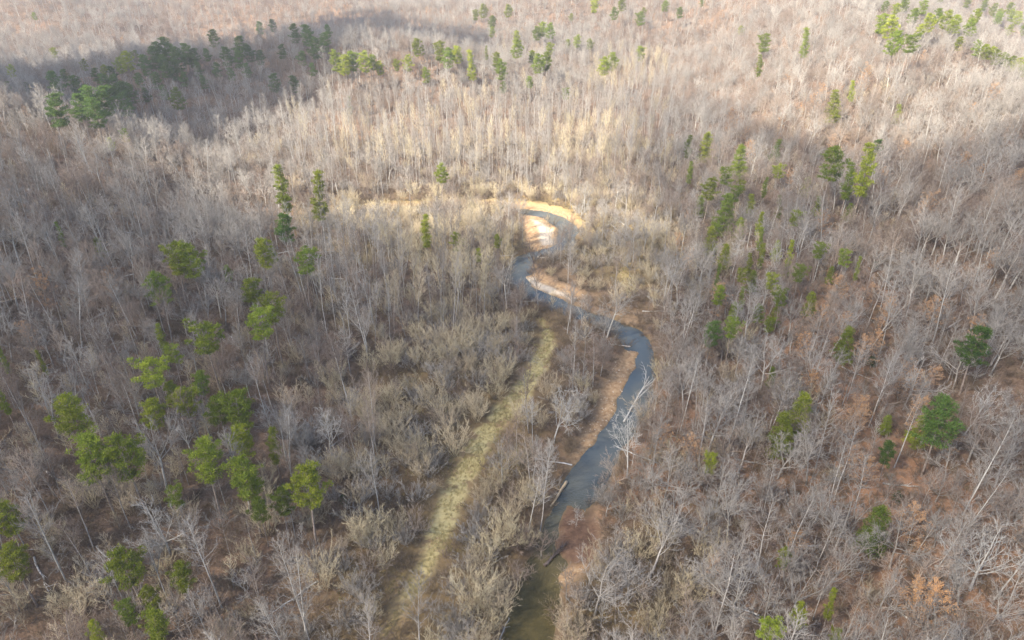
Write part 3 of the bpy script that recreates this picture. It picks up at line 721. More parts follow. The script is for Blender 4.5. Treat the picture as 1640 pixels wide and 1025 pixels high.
one(1435, 800, 18, 'holly', 'low dark holly above the dense low pine', None)

LAND = []   # (x, y, phrase)
PCORR = []
OCC = []    # (x, y, radius) kept clear of other trees
def dup(parts, name, loc, rz, sc, label, cat, group=None, tilt=(0, 0)):
    root = bpy.data.objects.new(name, None); C.objects.link(root)
    root.empty_display_size = .3
    root.location = loc; root.rotation_euler = (tilt[0], tilt[1], rz); root.scale = sc if isinstance(sc, tuple) else (sc, sc, sc)
    root['label'] = label; root['category'] = cat
    if len(label.replace('-', ' ').split()) > 16: print('LONG', label)
    if group: root['group'] = group
    for pn, me in parts:
        o = bpy.data.objects.new(pn, me); C.objects.link(o); o.parent = root
    return root
CROWN_MID = {'round': .76, 'flat': .82, 'tall': .70, 'cone': .58, 'dark': .74, 'holly': .5}
CROWN_LEN = {'round': 10.5, 'flat': 8.0, 'tall': 14.0, 'cone': 12.0, 'dark': 10.5, 'holly': 5.0}
HT = {'round': 20, 'flat': 20, 'tall': 22, 'cone': 14, 'dark': 18, 'holly': 5}
for k, (u, v, s, st, lab, short, grp) in enumerate(PINE_LIST):
    if grp: s *= 1.1 if 'gully' in grp else (1.3 if 'ridge' in grp else (1.35 if 'clump' in grp else 1))
    lift = 10.0
    for it in range(3):
        x, y = ground_hit(u, v, lift); z = float(terrain(x, y))
        depth = float(project(x, y, z + lift)[2])
        need = s * depth / F
        sc = need / (CROWN_LEN[st] * .72)
        sc = min(max(sc, .3), 1.5)
        hs = max(sc, min(1.0, sc * .5 + .42)) if st not in ('cone', 'holly') else sc
        lift = HT[st] * CROWN_MID[st] * hs
    var = PINES[st][k % len(PINES[st])]
    dup(var, 'holly_bush' if st == 'holly' else 'pine_tree', (x, y, z), rnd.random() * 6.28, (sc, sc, hs), lab, 'holly' if st == 'holly' else 'pine', ('pines of the ' + grp) if grp else None)
    OCC.append((x, y, 1.8 * sc)); PCORR.append((x, y, 3.2 * sc + .6, (17 * sc + 4) * float(np.interp(y, [280, 420], [1, 0]))))
    if short: LAND.append((x, y, short))

# marked bare trees by their crown centre: (u, v, crown px, variant kind, index, label, short, bark override)
MARKED = [
    (524, 682, 88, 'white_tree', 0, 'bright white bare tree with upswept limbs left of the brush', 'bright white tree left of the brush'),
    (294, 690, 78, 'white_tree', 1, 'white-limbed bare tree among the bright green pines', 'white-limbed tree among pines'),
    (250, 822, 110, 'white_tree', 2, 'great sprawling white-limbed tree in the lower left wood', 'great sprawling white tree'),
    (890, 640, 105, 'white_tree', 1, 'pale lichened tree with broken top between the track and creek', 'pale lichened tree by the track'),
    (1180, 395, 62, 'white_tree', 1, 'pale leaning bare tree below the feathery valley-edge pine', None),
    (1010, 705, 95, 'white_tree', 0, 'pale bare tree leaning over the creek bend from the right', 'pale tree over the creek'),
    (870, 420, 60, 'white_tree', 0, None, None),
    (1565, 640, 100, 'white_tree', 1, 'tall pale wide-limbed tree near the right edge', 'tall pale tree near the right edge'),
    (1590, 870, 130, 'white_tree', 2, 'huge pale crooked tree at the lower right edge', 'huge crooked tree lower right'),
    (1235, 915, 70, 'white_tree', 1, 'forked white tree in the brown lower right wood', 'forked white tree lower right'),
    (1300, 640, 50, 'white_tree', 1, None, None),
    (505, 395, 70, 'spreading_tree', 4, 'pale fan-crowned tree right of the vivid green pine', None),
    (305, 490, 70, 'spreading_tree', 0, 'wide grey fan-crowned tree in the middle of the left slope', 'fan-crowned tree on the left slope'),
    (372, 480, 75, 'spreading_tree', 2, 'tall grey round-headed tree left of the airy pines', None),
    (1052, 640, 62, 'spreading_tree', 0, 'grey tree reaching over the straight creek run from the right', None),
    (1066, 590, 50, 'spreading_tree', 1, 'rounded grey tree on the bank behind the over-reaching one', None),
    (1046, 690, 56, 'spreading_tree', 3, 'grey spreading tree on the right bank beside the pale leaning one', None),
    (975, 785, 74, 'spreading_tree', 1, 'wide grey tree hanging over the pool below the straight run', 'wide grey tree over the pool'),
    (1030, 792, 66, 'spreading_tree', 5, 'fan of grey branches right of the pool tree', None),
    (925, 805, 46, 'spreading_tree', 8, 'small twiggy tree leaning over the narrow dark water', None),
    (868, 845, 70, 'spreading_tree', 3, 'brown-grey tree on the left bank above the mud bar', None),
    (940, 470, 56, 'spreading_tree', 8, 'twiggy grey tree on the flat behind the creek corner', None),
    (965, 560, 60, 'spreading_tree', 6, 'grey tree between the creek corner and the two lone pale trunks', None),
    (850, 560, 40, 'spreading_tree', 8, 'small brown tree left of the upper end of the track', None),
    (830, 900, 60, 'spreading_tree', 5, 'low brown tree on the left bank near the bottom pool', None),
    (1000, 850, 60, 'spreading_tree', 1, 'grey tree right of the brown mud bar', None),
]
for (u, v, s, kd, idx, lab, short) in MARKED:
    if lab is None: continue
    lift = 12
    for it in range(3):
        x, y = ground_hit(u, v, lift); z = float(terrain(x, y)); depth = float(project(x, y, z + lift)[2])
        sc = min(1.15, s * depth / F / 14.0); lift = 12.0 * sc
    dup(KINDS[kd][idx], 'bare_tree', (x, y, z), rnd.random() * 6.28, sc, lab, 'tree'); OCC.append((x, y, 3))
    if short: LAND.append((x, y, short))

def standing(u, v, H, parts, label, name='bare_tree', cat='tree', short=None, sc_h=24.0, rz=None):
    x, y = ground_hit(u, v); z = float(terrain(x, y))
    dup(parts, name, (x, y, z), rnd.random() * 6.28 if rz is None else rz, H / sc_h, label, cat); OCC.append((x, y, 2))
    if short: LAND.append((x, y, short))
PO = KINDS['poplar_tree']; SL = KINDS['slender_tree']
standing(918, 612, 20, PO[1], 'left of two lone pale-trunked trees between track and creek', short='two lone pale trunks by the track', sc_h=23)
standing(934, 599, 19, PO[0], 'right of two lone pale-trunked trees between track and creek', sc_h=25)
standing(879, 424, 17, PO[2], 'slim white-trunked tree on the point beside the dark dead tree', sc_h=26)
standing(865, 424, 11, PO[0], 'short white-trunked tree closest to the dark dead tree', sc_h=25)
standing(874, 398, 17, PO[0], 'slim dark-trunked tree behind the dead tree on the sand bar', sc_h=25)
standing(905, 412, 15, PO[1], 'pale slim tree where the creek turns behind the point', sc_h=23)
standing(1060, 432, 25, PO[2], 'tall white trunk standing over the tan thicket on the right', sc_h=26, short='tall white trunk over the thicket')
standing(1040, 433, 21, PO[0], 'left companion of the tall white trunk over the thicket', sc_h=25)
standing(836, 318, 18, PO[1], 'slim white tree behind the far creek bank', sc_h=23)
standing(921, 312, 22, PO[2], 'tall white trunk behind the round tan shrubs', sc_h=26)
standing(1011, 755, 13, PO[1], 'small white straight tree at the right bank of the creek', sc_h=23, short='small white tree on the right bank')
standing(855, 765, 15, SL[4], 'cluster-stemmed grey tree beside the dark pool bank', sc_h=23)
standing(1411, 560, 24, SL[2], 'tall leaning pale trunk rising above tan beeches', short='tall leaning trunk above the beeches', sc_h=25)
standing(1493, 550, 26, SL[4], 'tall forked pale tree right of the tan beeches', short='tall forked tree right of the beeches', sc_h=23)
standing(1541, 826, 27, SL[2], 'tall thick pale trunk in the lower right wood', short='thick pale trunk lower right', sc_h=25)
standing(1588, 398, 22, SL[4], 'pale tall trunk high near the right edge', sc_h=23)
standing(1462, 900, 15, SL[1], 'short pale tree with leaning stem below the dense low pine', sc_h=22)
standing(108, 935, 26, SL[2], 'long pale leaning trunk near the bottom left corner', short='long pale trunk bottom left', sc_h=25)
standing(490, 1010, 24, SL[4], 'tall pale trunk at the bottom edge left of centre', sc_h=23)
standing(357, 978, 25, SL[2], 'tall white trunk right of the ragged bottom pines', short='tall white trunk near the bottom', sc_h=25)
standing(610, 832, 23, SL[4], 'tall forked white tree at the left edge of the brush', short='tall forked tree beside the brush', sc_h=23)

# dark dead tree on the point of the bar
dt, dc = spreading_tree(910, 13, 5, (4, 2), .28, .9, .3, .13, .03)
standing(856, 432, 13, [('trunk', dt.mesh('dead_trunk', M['bark_dark'])), ('branches', dc.mesh('dead_branches', M['bark_dark']))],
         'dark leafless dead tree standing on the point beside the sand bar', short='dark dead tree on the point', sc_h=13)

# fallen logs
def log(p, q, r0, mat, label, seed, branches=0):
    a = Vector((*ground_hit(*p), 0)); b = Vector((*ground_hit(*q), 0))
    a.z = max(float(terrain(a.x, a.y)), WATER_Z) + r0 * .8; b.z = max(float(terrain(b.x, b.y)), WATER_Z) + r0 * .6
    r = random.Random(seed); w = Wood(); n = 7
    pts = [a.lerp(b, i / n) + Vector((r.gauss(0, .08), r.gauss(0, .08), 0)) for i in range(n + 1)]
    for k in range(1, n):
        pts[k].z = max(pts[k].z, float(terrain(pts[k].x, pts[k].y)) + r0 * .5)
    w.tube(pts, [r0 * (1 - .55 * i / n) for i in range(n + 1)], 7)
    k = len(w.v); w.v.append(tuple(pts[0] - (pts[1] - pts[0]).normalized() * .03)); w.f += [(j, k, (j + 1) % 7) for j in range(7)]
    root = bpy.data.objects.new('fallen_log', None); C.objects.link(root); root.location = a
    root['label'] = label; root['category'] = 'log'
    o1 = obj('trunk', w.mesh('log_trunk', mat), root); o1.location = -a
    L = (b - a).length; d = (b - a).normalized()
    for i in range(branches):
        c = Wood()
        t = .35 + .6 * i / branches; q0 = a.lerp(b, t)
        bb = bend(q0, Vector((d.x, d.y, .3)) + Vector((r.uniform(-1, 1), r.uniform(-1, 1), r.uniform(0, .6))), L * .25, 4, .12, .02, r)
        c.tube(bb, [r0 * .35, r0 * .28, r0 * .2, r0 * .13, .02], 4, True)
        ramify(c, bb, L * .25, r0 * .2, 0, r, dict(n=(4, 3), len=(.4, .5), ang=(25, 60), up=.05, rmin=.02))
        o2 = obj('branch', c.mesh('log_branch', mat), root); o2.location = -a
M['log_tan'] = bark('log_tan', (.50, .37, .22), (.64, .50, .33), .05)
log((907, 769), (882, 812), .38, M['log_tan'], 'bare tan log lying down the left creek bank', 1, 2)
log((967, 350), (1003, 383), .30, M['bark_white'], 'long white fallen trunk in the sunlit tan thicket', 2, 6)
log((1006, 366), (980, 346), .26, M['bark_pale'], 'shorter pale trunk crossing the long white fallen one', 3, 4)
log((1278, 877), (1312, 880), .28, M['bark_white'], 'short white log on brown litter in the lower right', 4, 0)
log((1318, 896), (1347, 870), .22, M['bark_pale'], 'thin pale log left of the dense low pine', 5, 0)
log((1444, 951), (1482, 940), .33, M['log_tan'], 'thick tan log on orange leaves near the bottom right', 6, 0)
log((1225, 442), (1253, 403), .22, M['bark_pale'], 'leaning grey fallen trunk in the evergreen gully', 7, 2)
log((1510, 531), (1572, 494), .24, M['bark_grey'], 'long fallen trunk right of the tan beeches', 8, 3)
log((988, 775), (1008, 778), .2, M['log_tan'], 'small log at the water edge right of the creek', 9, 0)
log((930, 545), (985, 530), .2, M['bark_grey'], 'grey fallen tree on the near bank under the creek bend', 10, 5)
log((1000, 670), (1040, 600), .25, M['bark_white'], 'white leaning tree fallen over the narrow creek run', 11, 8)
log((862, 640), (906, 655), .2, M['bark_pale'], 'pale dead limb at the foot of the lichened tree', 12, 4)
log((872, 900), (905, 870), .4, M['bark_dark'], 'dark uprooted tree tangled over the left bank', 13, 12)
log((800, 1020), (815, 985), .15, M['bark_pale'], 'pale branch on the bank at the bottom edge', 14, 3)

# ------------------------------------------------------------------ the woods
def jitter_grid(x0, x1, y0, y1, cell, seed):
    g = np.random.default_rng(seed)
    X, Y = np.meshgrid(np.arange(x0, x1, cell), np.arange(y0, y1, cell))
    X = X + g.random(X.shape) * cell * .95; Y = Y + g.random(Y.shape) * cell * .95
    return X.ravel(), Y.ravel(), g
def in_view(x, y, z, m=110, top=26):
    u, v, d = project(x, y, z); u2, v2, d2 = project(x, y, z + top)
    return (d > 20) & (np.maximum(u, u2) > -m) & (np.minimum(u, u2) < 1640 + m) & (v2 < 1025 + m) & (v > -40) & (y > 15)
def zone(x, y, key, soft=3.0):
    r = np.zeros(len(x), bool)
    for b in ZONES[key]: r |= (poly_sdf(x, y, b) + soft * vnoise(x, y, 8)) > 0
    return r
TY = np.array([p[1] for p in TRACK]); TXX = np.array([p[0] for p in TRACK])
def blocked(x, y, pad_c, pad_t):
    d, w = seg_dist(x, y, CREEK, CREEK_W); t, wt = seg_dist(x, y, TRACK, TRACK_W)
    r = (d < w + pad_c) | (t < wt + pad_t)
    r |= (t < wt + pad_t + 2.6) & (pad_t >= 1) & (x > np.interp(y, TY[::-1], TXX[::-1]))
    r |= (d < w + np.where(y > 285, 4.2, 3.6)) & (y > 170) & (pad_c > -.5)
    for b in BARS: r |= poly_sdf(x, y, b) > -1.0
    return r
# (pine x, y, half width, length): the gap on the near side of each pine through which it is seen
def infront(x, y):
    return any((ax - x) ** 2 + (ay - y) ** 2 < L * L and ((ax - x) * ax + (ay - y) * ay) > 0 and abs((ax - x) * ay - (ay - y) * ax) / math.hypot(ax, ay) < w for ax, ay, w, L in PCORR)
def woods(y0, y1, half, cell, seed):
    X, Y, g = jitter_grid(-half, half, y0, y1, cell, seed)
    Z = terrain(X, Y, False); k = in_view(X, Y, Z)
    return X[k], Y[k], Z[k], g
kinds = ['slender_tree', 'poplar_tree', 'spreading_tree', 'young_tree', 'bare_shrub', 'beech_tree']
rows = {k: [] for k in kinds}
for (y0, y1, half, cell, seed) in ((20, 260, 330, 5.0, 21), (260, 470, 500, 5.6, 22), (470, 760, 760, 6.2, 23), (760, 1750, 1500, 7.6, 24)):
    X, Y, Z, g = woods(y0, y1, half, cell, seed)
    R = g.random(len(X)); dn = vnoise(X, Y, 26) * .5 + vnoise(X, Y, 60) * .5
    block = blocked(X, Y, .2, 1.5); clear = zone(X, Y, 'clearing', 1.5)
    shrubz = zone(X, Y, 'shrubs', 5); openz = zone(X, Y, 'open', 2); td, tw_ = seg_dist(X, Y, TRACK, TRACK_W); nearT = td < tw_ + 6; popz = zone(X, Y, 'poplar', 5) & (Z < 6); bz = zone(X, Y, 'beech', 6)
    foot = np.interp(Y, [0, 80, 130, 200, 336, 469, 600, 1000], [30, 38, 45, 54, 88, 104, 118, 190])
    rightz = X > foot - 4; valley = (np.abs(Z) < 3) & ~rightz
    for i in range(len(X)):
        if block[i] or clear[i]: continue
        r = R[i]; x, y = X[i], Y[i]
        if any((x - a) ** 2 + (y - b) ** 2 < c * c for a, b, c in OCC): continue
        if openz[i]:
            if r < .45: rows['bare_shrub'].append((x, y, Z[i]))
            elif r > .88: rows['slender_tree'].append((x, y, Z[i]))
            continue
        if nearT[i]:
            if r < .7: rows['bare_shrub'].append((x, y, Z[i]))
            continue
        if g.random() < .75 and infront(x, y): continue
        if y > 470 and not popz[i]: kd = 'spreading_tree' if r < .80 else ('slender_tree' if r < .95 else ('young_tree' if r < .985 else 'beech_tree'))
        elif shrubz[i]: kd = 'bare_shrub' if r < (.40 if x > 8 else .84) else (('spreading_tree' if r < .80 else 'young_tree') if r < .96 else 'slender_tree')
        elif popz[i]: kd = 'poplar_tree' if r < .52 else ('young_tree' if r < .70 else ('slender_tree' if r < .80 else ('spreading_tree' if r < .93 else 'bare_shrub')))
        elif bz[i]: kd = 'beech_tree' if r < .34 + .25 * dn[i] else ('spreading_tree' if r < .70 else ('young_tree' if r < .82 else 'slender_tree'))
        elif rightz[i]: kd = 'spreading_tree' if r < .60 else ('young_tree' if r < .82 else ('slender_tree' if r < .96 else 'beech_tree'))
        elif valley[i]: kd = 'slender_tree' if r < .30 else ('young_tree' if r < .58 else ('bare_shrub' if r < .84 else 'spreading_tree'))
        else: kd = 'slender_tree' if r < .30 else ('spreading_tree' if r < .70 else ('young_tree' if r < .985 else 'beech_tree'))
        rows[kd].append((x, y, Z[i]))
# an understorey of young trees and extra shrubs between the big ones
X, Y, Z, g = woods(20, 420, 420, 5.2, 31)
block = blocked(X, Y, -.4, 1.0) | zone(X, Y, 'clearing', 1.5); shrubz = zone(X, Y, 'shrubs', 5)
openz = zone(X, Y, 'open', 2)
for i in range(len(X)):
    if block[i] or (openz[i] and g.random() < .7): continue
    r = g.random()
    if shrubz[i]: rows['bare_shrub' if X[i] < 8 or r < .4 else 'young_tree'].append((X[i], Y[i], Z[i]))
    elif r < .5: rows['young_tree'].append((X[i], Y[i], Z[i]))
    elif abs(Z[i]) < 3 and r < .75: rows['bare_shrub'].append((X[i], Y[i], Z[i]))

def make_stuff(name, meshes, pts, rot, scl, idx, label):
    """one object: real copies of the plants set out on points by geometry nodes"""
    col = bpy.data.collections.new(name + '_source')
    for k, me in enumerate(meshes): col.objects.link(bpy.data.objects.new(f'{name}_{k:02d}', me))
    me = bpy.data.meshes.new(name); me.vertices.add(len(pts)); me.vertices.foreach_set('co', np.asarray(pts, np.float32).reshape(-1))
    a = me.attributes.new('rot', 'FLOAT_VECTOR', 'POINT'); a.data.foreach_set('vector', np.asarray(rot, np.float32).reshape(-1))
    a = me.attributes.new('scl', 'FLOAT_VECTOR', 'POINT'); a.data.foreach_set('vector', np.asarray(scl, np.float32).reshape(-1))
    a = me.attributes.new('pick', 'INT', 'POINT'); a.data.foreach_set('value', np.asarray(idx, np.int32))
    ng = bpy.data.node_groups.new(name + '_spread', 'GeometryNodeTree')
    ng.interface.new_socket('Geometry', in_out='INPUT', socket_type='NodeSocketGeometry'); ng.interface.new_socket('Geometry', in_out='OUTPUT', socket_type='NodeSocketGeometry')
    N, L = ng.nodes.new, ng.links.new
    gi, go, ip, ci = N('NodeGroupInput'), N('NodeGroupOutput'), N('GeometryNodeInstanceOnPoints'), N('GeometryNodeCollectionInfo')
    ci.inputs['Collection'].default_value = col; ci.inputs['Separate Children'].default_value = True; ci.inputs['Reset Children'].default_value = True
    def at(n, t):
        q = N('GeometryNodeInputNamedAttribute'); q.data_type = t; q.inputs[0].default_value = n; return q.outputs['Attribute']
    m2p = N('GeometryNodeMeshToPoints')
    L(gi.outputs[0], m2p.inputs[0]); L(m2p.outputs[0], ip.inputs['Points']); L(ci.outputs[0], ip.inputs['Instance']); ip.inputs['Pick Instance'].default_value = True
    L(at('pick', 'INT'), ip.inputs['Instance Index']); L(at('rot', 'FLOAT_VECTOR'), ip.inputs['Rotation']); L(at('scl', 'FLOAT_VECTOR'), ip.inputs['Scale'])
    L(ip.outputs[0], go.inputs[0])
    o = obj(name, me, kind='stuff', label=label); md = o.modifiers.new('spread', 'NODES'); md.node_group = ng
    return o

ADJ = {'slender_tree': [('tall', 'slender bare tree'), ('short', 'slender bare tree')], 'poplar_tree': [('tall', 'pale straight tree'), ('short', 'pale straight tree')],
       'spreading_tree': [('big', 'spreading bare tree'), ('small', 'spreading bare tree')], 'young_tree': [('taller', 'thin young tree'), ('little', 'thin young tree')],
       'bare_shrub': [('big', 'bushy bare shrub'), ('small', 'bushy bare shrub')], 'beech_tree': [('tall', 'tan-leaved beech'), ('small', 'tan-leaved beech')]}
NAME = {'slender_tree': 'slender_tree', 'poplar_tree': 'pale_poplar', 'spreading_tree': 'spreading_tree', 'young_tree': 'young_tree', 'bare_shrub': 'bare_shrub', 'beech_tree': 'beech_tree'}
CAT = {'bare_shrub': 'shrub'}
SIZE = {'slender_tree': (.65, 1.08), 'poplar_tree': (.82, 1.18), 'spreading_tree': (.55, 1.12), 'young_tree': (.55, 1.25), 'bare_shrub': (.6, 1.45), 'beech_tree': (.6, 1.2)}
# fixed features that labels may point to, besides the marked pines and trees
for (u, v, t) in ((842, 470, 'creek bend below the white sand'), (1010, 530, 'creek corner by the right woods'), (870, 600, 'upper end of the grassy track'), (740, 760, 'middle of the grassy track'), (900, 915, 'lower sand bar'),
                  (860, 370, 'sunlit sand bar'), (860, 990, 'creek at the bottom edge'), (1000, 655, 'straight creek run'), (625, 625, 'orange clearing left of the brush'), (560, 960, 'brush at the bottom edge'), (660, 700, 'open brush left of the track')):
    LAND.append((*ground_hit(u, v), t))
LX = np.array([l[0] for l in LAND]); LY = np.array([l[1] for l in LAND]); LU, LV, _ = project(LX, LY, terrain(LX, LY, False))
for kd in kinds:
    A = np.array(rows[kd]); lo, hi = SIZE[kd]
    g = np.random.default_rng(hash_seed := 50 + kinds.index(kd))
    n = len(A); sc = lo + (hi - lo) * g.random(n) ** .9
    rz = g.random(n) * 6.283; tx, ty = g.normal(0, .06, n), g.normal(0, .06, n)
    pick = np.clip(((g.random(n) * .5 + .5 * (.5 + .9 * fbm(A[:, 0], A[:, 1], 75, 2))) * len(KINDS[kd])).astype(int), 0, len(KINDS[kd]) - 1)
    if kd == 'bare_shrub': pick = g.integers(0, len(KINDS[kd]), n)
    A[:, 2] = terrain(A[:, 0], A[:, 1])
    keep = (A[:, 2] > -1.0) | (seg_dist(A[:, 0], A[:, 1], CREEK)[0] > 14); A, sc, rz, tx, ty, pick = A[keep], sc[keep], rz[keep], tx[keep], ty[keep], pick[keep]; n = len(A)
    U, V, D = project(A[:, 0], A[:, 1], A[:, 2] + 4)
    inframe = (U > 0) & (U < 1640) & (V < 1040) & (V > 0)
    order = np.argsort(np.where(inframe, 0, 1e5) + D / sc)
    solo = order[:298]; rest = order[298:]
    # labels: size, look and how it stands to the nearest marked thing, then its rank there
    seen = {}
    for i in solo:
        j = int(np.argmin((LX - A[i, 0]) ** 2 + (LY - A[i, 1]) ** 2)); du, dv = U[i] - LU[j], V[i] - LV[j]
        side = ('right of' if du > 0 else 'left of') if abs(du) > abs(dv) else ('in front of' if dv > 0 else 'behind')
        big = sc[i] > (lo + hi) / 2
        seen.setdefault((j, side, big), []).append((math.hypot(du, dv), i))
    for (j, side, big), lst in seen.items():
        lst.sort()
        for k, (_, i) in enumerate(lst):
            a, b = ADJ[kd][0 if big else 1]
            rk = '' if len(lst) == 1 else ('nearest ' if k == 0 else ordinal(k + 1) + ' ')
            lab = f'{rk}{a} {b} {side} the {LAND[j][2]}'
            dup(KINDS[kd][pick[i]], NAME[kd], tuple(A[i]), rz[i], float(sc[i]), lab, CAT.get(kd, 'tree'), {'bare_shrub': 'bare shrubs of the valley floor', 'beech_tree': 'tan-leaved beeches'}.get(kd, NAME[kd].replace('_', ' ') + 's of the woods'), (tx[i], ty[i]))
    if len(rest):
        full = [merged(kd + '_whole', p) for p in KINDS[kd]]
        # far off, small plants are let grow to the size of the wood's mixed canopy
        make_stuff({'bare_shrub': 'shrub_thicket', 'beech_tree': 'beech_wood'}.get(kd, NAME[kd].replace('_tree', '') + '_wood'), full, A[rest], np.stack([tx, ty, rz], 1)[rest], np.repeat(sc[rest][:, None], 3, 1), pick[rest],
                   {'slender_tree': 'slender bare trees filling the woods beyond', 'poplar_tree': 'pale straight trunks of the middle wood', 'spreading_tree': 'grey spreading crowns covering the far hills',
                    'young_tree': 'thin young trees under the taller woods', 'bare_shrub': 'tan and grey bushy thicket of the valley', 'beech_tree': 'tan-leaved beeches scattered through the woods'}[kd])
    print(kd, n)

def floor_log(seed, L, r0):
    r = random.Random(seed); w = Wood(); pts = [Vector((-L / 2 + L * i / 6, r.gauss(0, .12), .2 + abs(r.gauss(0, .08)))) for i in range(7)]
    w.tube(pts, [r0 * (1 - .1 * i) for i in range(7)], 6, True); c = Wood()
    for k in range(5):
        q, d = along(pts, .4 + .11 * k); bb = bend(q, Vector((.6, r.uniform(-1, 1), r.uniform(.1, .8))), L * .22, 3, .12, 0, r); c.tube(bb, [r0 * .4, r0 * .3, r0 * .2, 0], 4, True)
        ramify(c, bb, L * .2, r0 * .2, 0, r, dict(n=(3,), len=(.5,), ang=(30, 60), up=.05, rmin=.02))
    return w, c
LOGS = [two('floor_log', floor_log(i, L, r0), m, m) for i, (L, r0, m) in enumerate([(9, .24, M['bark_pale']), (13, .22, M['bark_grey']), (7, .26, M['log_tan']), (11, .18, M['bark_white'])])]
X, Y, Z, g = woods(40, 250, 230, 19, 61)
ok = ~blocked(X, Y, 2, 3) & ~zone(X, Y, 'shrubs', 2); X, Y = X[ok], Y[ok]
U, V, D = project(X, Y, terrain(X, Y)); ok = (U > 5) & (U < 1635) & (V < 1020) & (V > 200); X, Y, U, V = X[ok], Y[ok], U[ok], V[ok]
seen = {}
for i in range(len(X)):
    j = int(np.argmin((LX - X[i]) ** 2 + (LY - Y[i]) ** 2)); du, dv = U[i] - LU[j], V[i] - LV[j]
    seen.setdefault((j, ('right of' if du > 0 else 'left of') if abs(du) > abs(dv) else ('in front of' if dv > 0 else 'behind')), []).append((math.hypot(du, dv), i))
for (j, side), lst in seen.items():
    for k, (_, i) in enumerate(sorted(lst)):
        rz = g.random() * 6.28; q = int(g.integers(0, 4)); e = 3.0
        dz = float(terrain(X[i] + e * math.cos(rz), Y[i] + e * math.sin(rz)) - terrain(X[i] - e * math.cos(rz), Y[i] - e * math.sin(rz))) / (2 * e)
        o = dup(LOGS[q], 'fallen_log', (X[i], Y[i], float(terrain(X[i], Y[i]))), rz, .7 + .5 * g.random(), ('' if len(lst) == 1 else ordinal(k + 1) + ' ') + f'fallen dead trunk {side} the {LAND[j][2]}', 'log', 'fallen trunks on the forest floor')
        o.rotation_mode = 'ZYX'; o.rotation_euler = (0, -math.atan(dz), rz)

# brush on the forest floor, grass on the track and in the meadow
bx, by, bs = [], [], []
for (y0, y1, half, cell, seed) in ((20, 230, 280, 2.1, 41), (230, 420, 420, 3.2, 42)):
    X, Y, Z, g = woods(y0, y1, half, cell, seed)
    k = ~blocked(X, Y, -.9, .5) & ~(zone(X, Y, 'clearing', 2) & (g.random(len(X)) < .55)) & (g.random(len(X)) < .9 + .25 * vnoise(X, Y, 12))
    bx.append(X[k]); by.append(Y[k]); bs.append((.5 + .75 * g.random(k.sum())) * (1 if cell < 3 else 1.35))
X, Y, s = (np.concatenate(q) for q in (bx, by, bs)); n = len(X); g = np.random.default_rng(43)
make_stuff('brush', BRUSH, np.stack([X, Y, terrain(X, Y)], 1), np.stack([g.normal(0, .1, n), g.normal(0, .1, n), g.random(n) * 6.28], 1), np.repeat(s[:, None], 3, 1), g.integers(0, len(BRUSH), n), 'low brown brush and twigs covering the forest floor')
print('brush', n)
def tuft(seed, h, wd, nb):
    r = random.Random(seed); V, Fc = [], []
    for _ in range(nb):
        a = r.random() * 6.28; q = Vector((math.cos(a), math.sin(a), 0)) * wd * r.random()
        t = q + Vector((r.gauss(0, .3), r.gauss(0, .3), 1)) * h * r.uniform(.5, 1.1); s = Vector((-math.sin(a), math.cos(a), 0)) * .022
        k = len(V); V += [tuple(q - s), tuple(q + s), tuple(t)]; Fc.append((k, k + 1, k + 2))
    return mesh_from('grass_tuft', V, Fc, [M['grass']])
TUFTS = [tuft(i, h, w, nb) for i, (h, w, nb) in enumerate([(.35, .5, 60), (.25, .6, 60), (.6, .45, 70)])]
X, Y, g = jitter_grid(-70, 45, 60, 330, .5, 44)
t, wt = seg_dist(X, Y, TRACK, TRACK_W); ontrack = t < wt * (.9 + .5 * vnoise(X, Y, 4))
mead = zone(X, Y, 'meadow', 4) & ~blocked(X, Y, .4, 0)
pat = vnoise(X, Y, 9) * .6 + vnoise(X, Y, 3) * .4
k = (ontrack & (g.random(len(X)) < .7 + .7 * pat)) | (mead & (pat > .12) & (g.random(len(X)) < .3))
X, Y, pick = X[k], Y[k], np.where(ontrack[k], g.integers(0, 2, k.sum()), g.integers(0, 3, k.sum())); n = len(X)
make_stuff('grass', TUFTS, np.stack([X, Y, terrain(X, Y)], 1), np.stack([0 * X, 0 * X, g.random(n) * 6.28], 1), np.repeat((.5 + .5 * g.random(n))[:, None], 3, 1), pick, 'dry yellow-green grass along the track and in the brush')
print('grass', n)

def stone(seed):
    r = random.Random(seed); bm_v = []
    import bmesh
    b = bmesh.new(); bmesh.ops.create_icosphere(b, subdivisions=1, radius=.16)
    for v in b.verts: v.co = Vector((v.co.x * r.uniform(.8, 1.3), v.co.y * r.uniform(.7, 1.2), v.co.z * r.uniform(.4, .7)))
    me = bpy.data.meshes.new('pebble'); b.to_mesh(me); b.free(); me.materials.append(M['pebble']); return me
M['pebble'] = bark('pebble', (.34, .25, .17), (.58, .50, .40), .3, 3)
X, Y, g = jitter_grid(-25, 60, 60, 330, .8, 46)
k = np.zeros(len(X), bool)
for q, b in enumerate(BARS):
    if q != 3: k |= poly_sdf(X, Y, b) > -.5
k &= g.random(len(X)) < .5 + .6 * vnoise(X, Y, 4); X, Y = X[k], Y[k]; n = len(X)
make_stuff('gravel', [stone(i) for i in range(4)], np.stack([X, Y, terrain(X, Y) + .02], 1), np.stack([0 * X, 0 * X, g.random(n) * 6.28], 1), np.repeat((.4 + 1.6 * g.random(n) ** 3)[:, None], 3, 1), g.integers(0, 4, n), 'loose stones on the sand bars')

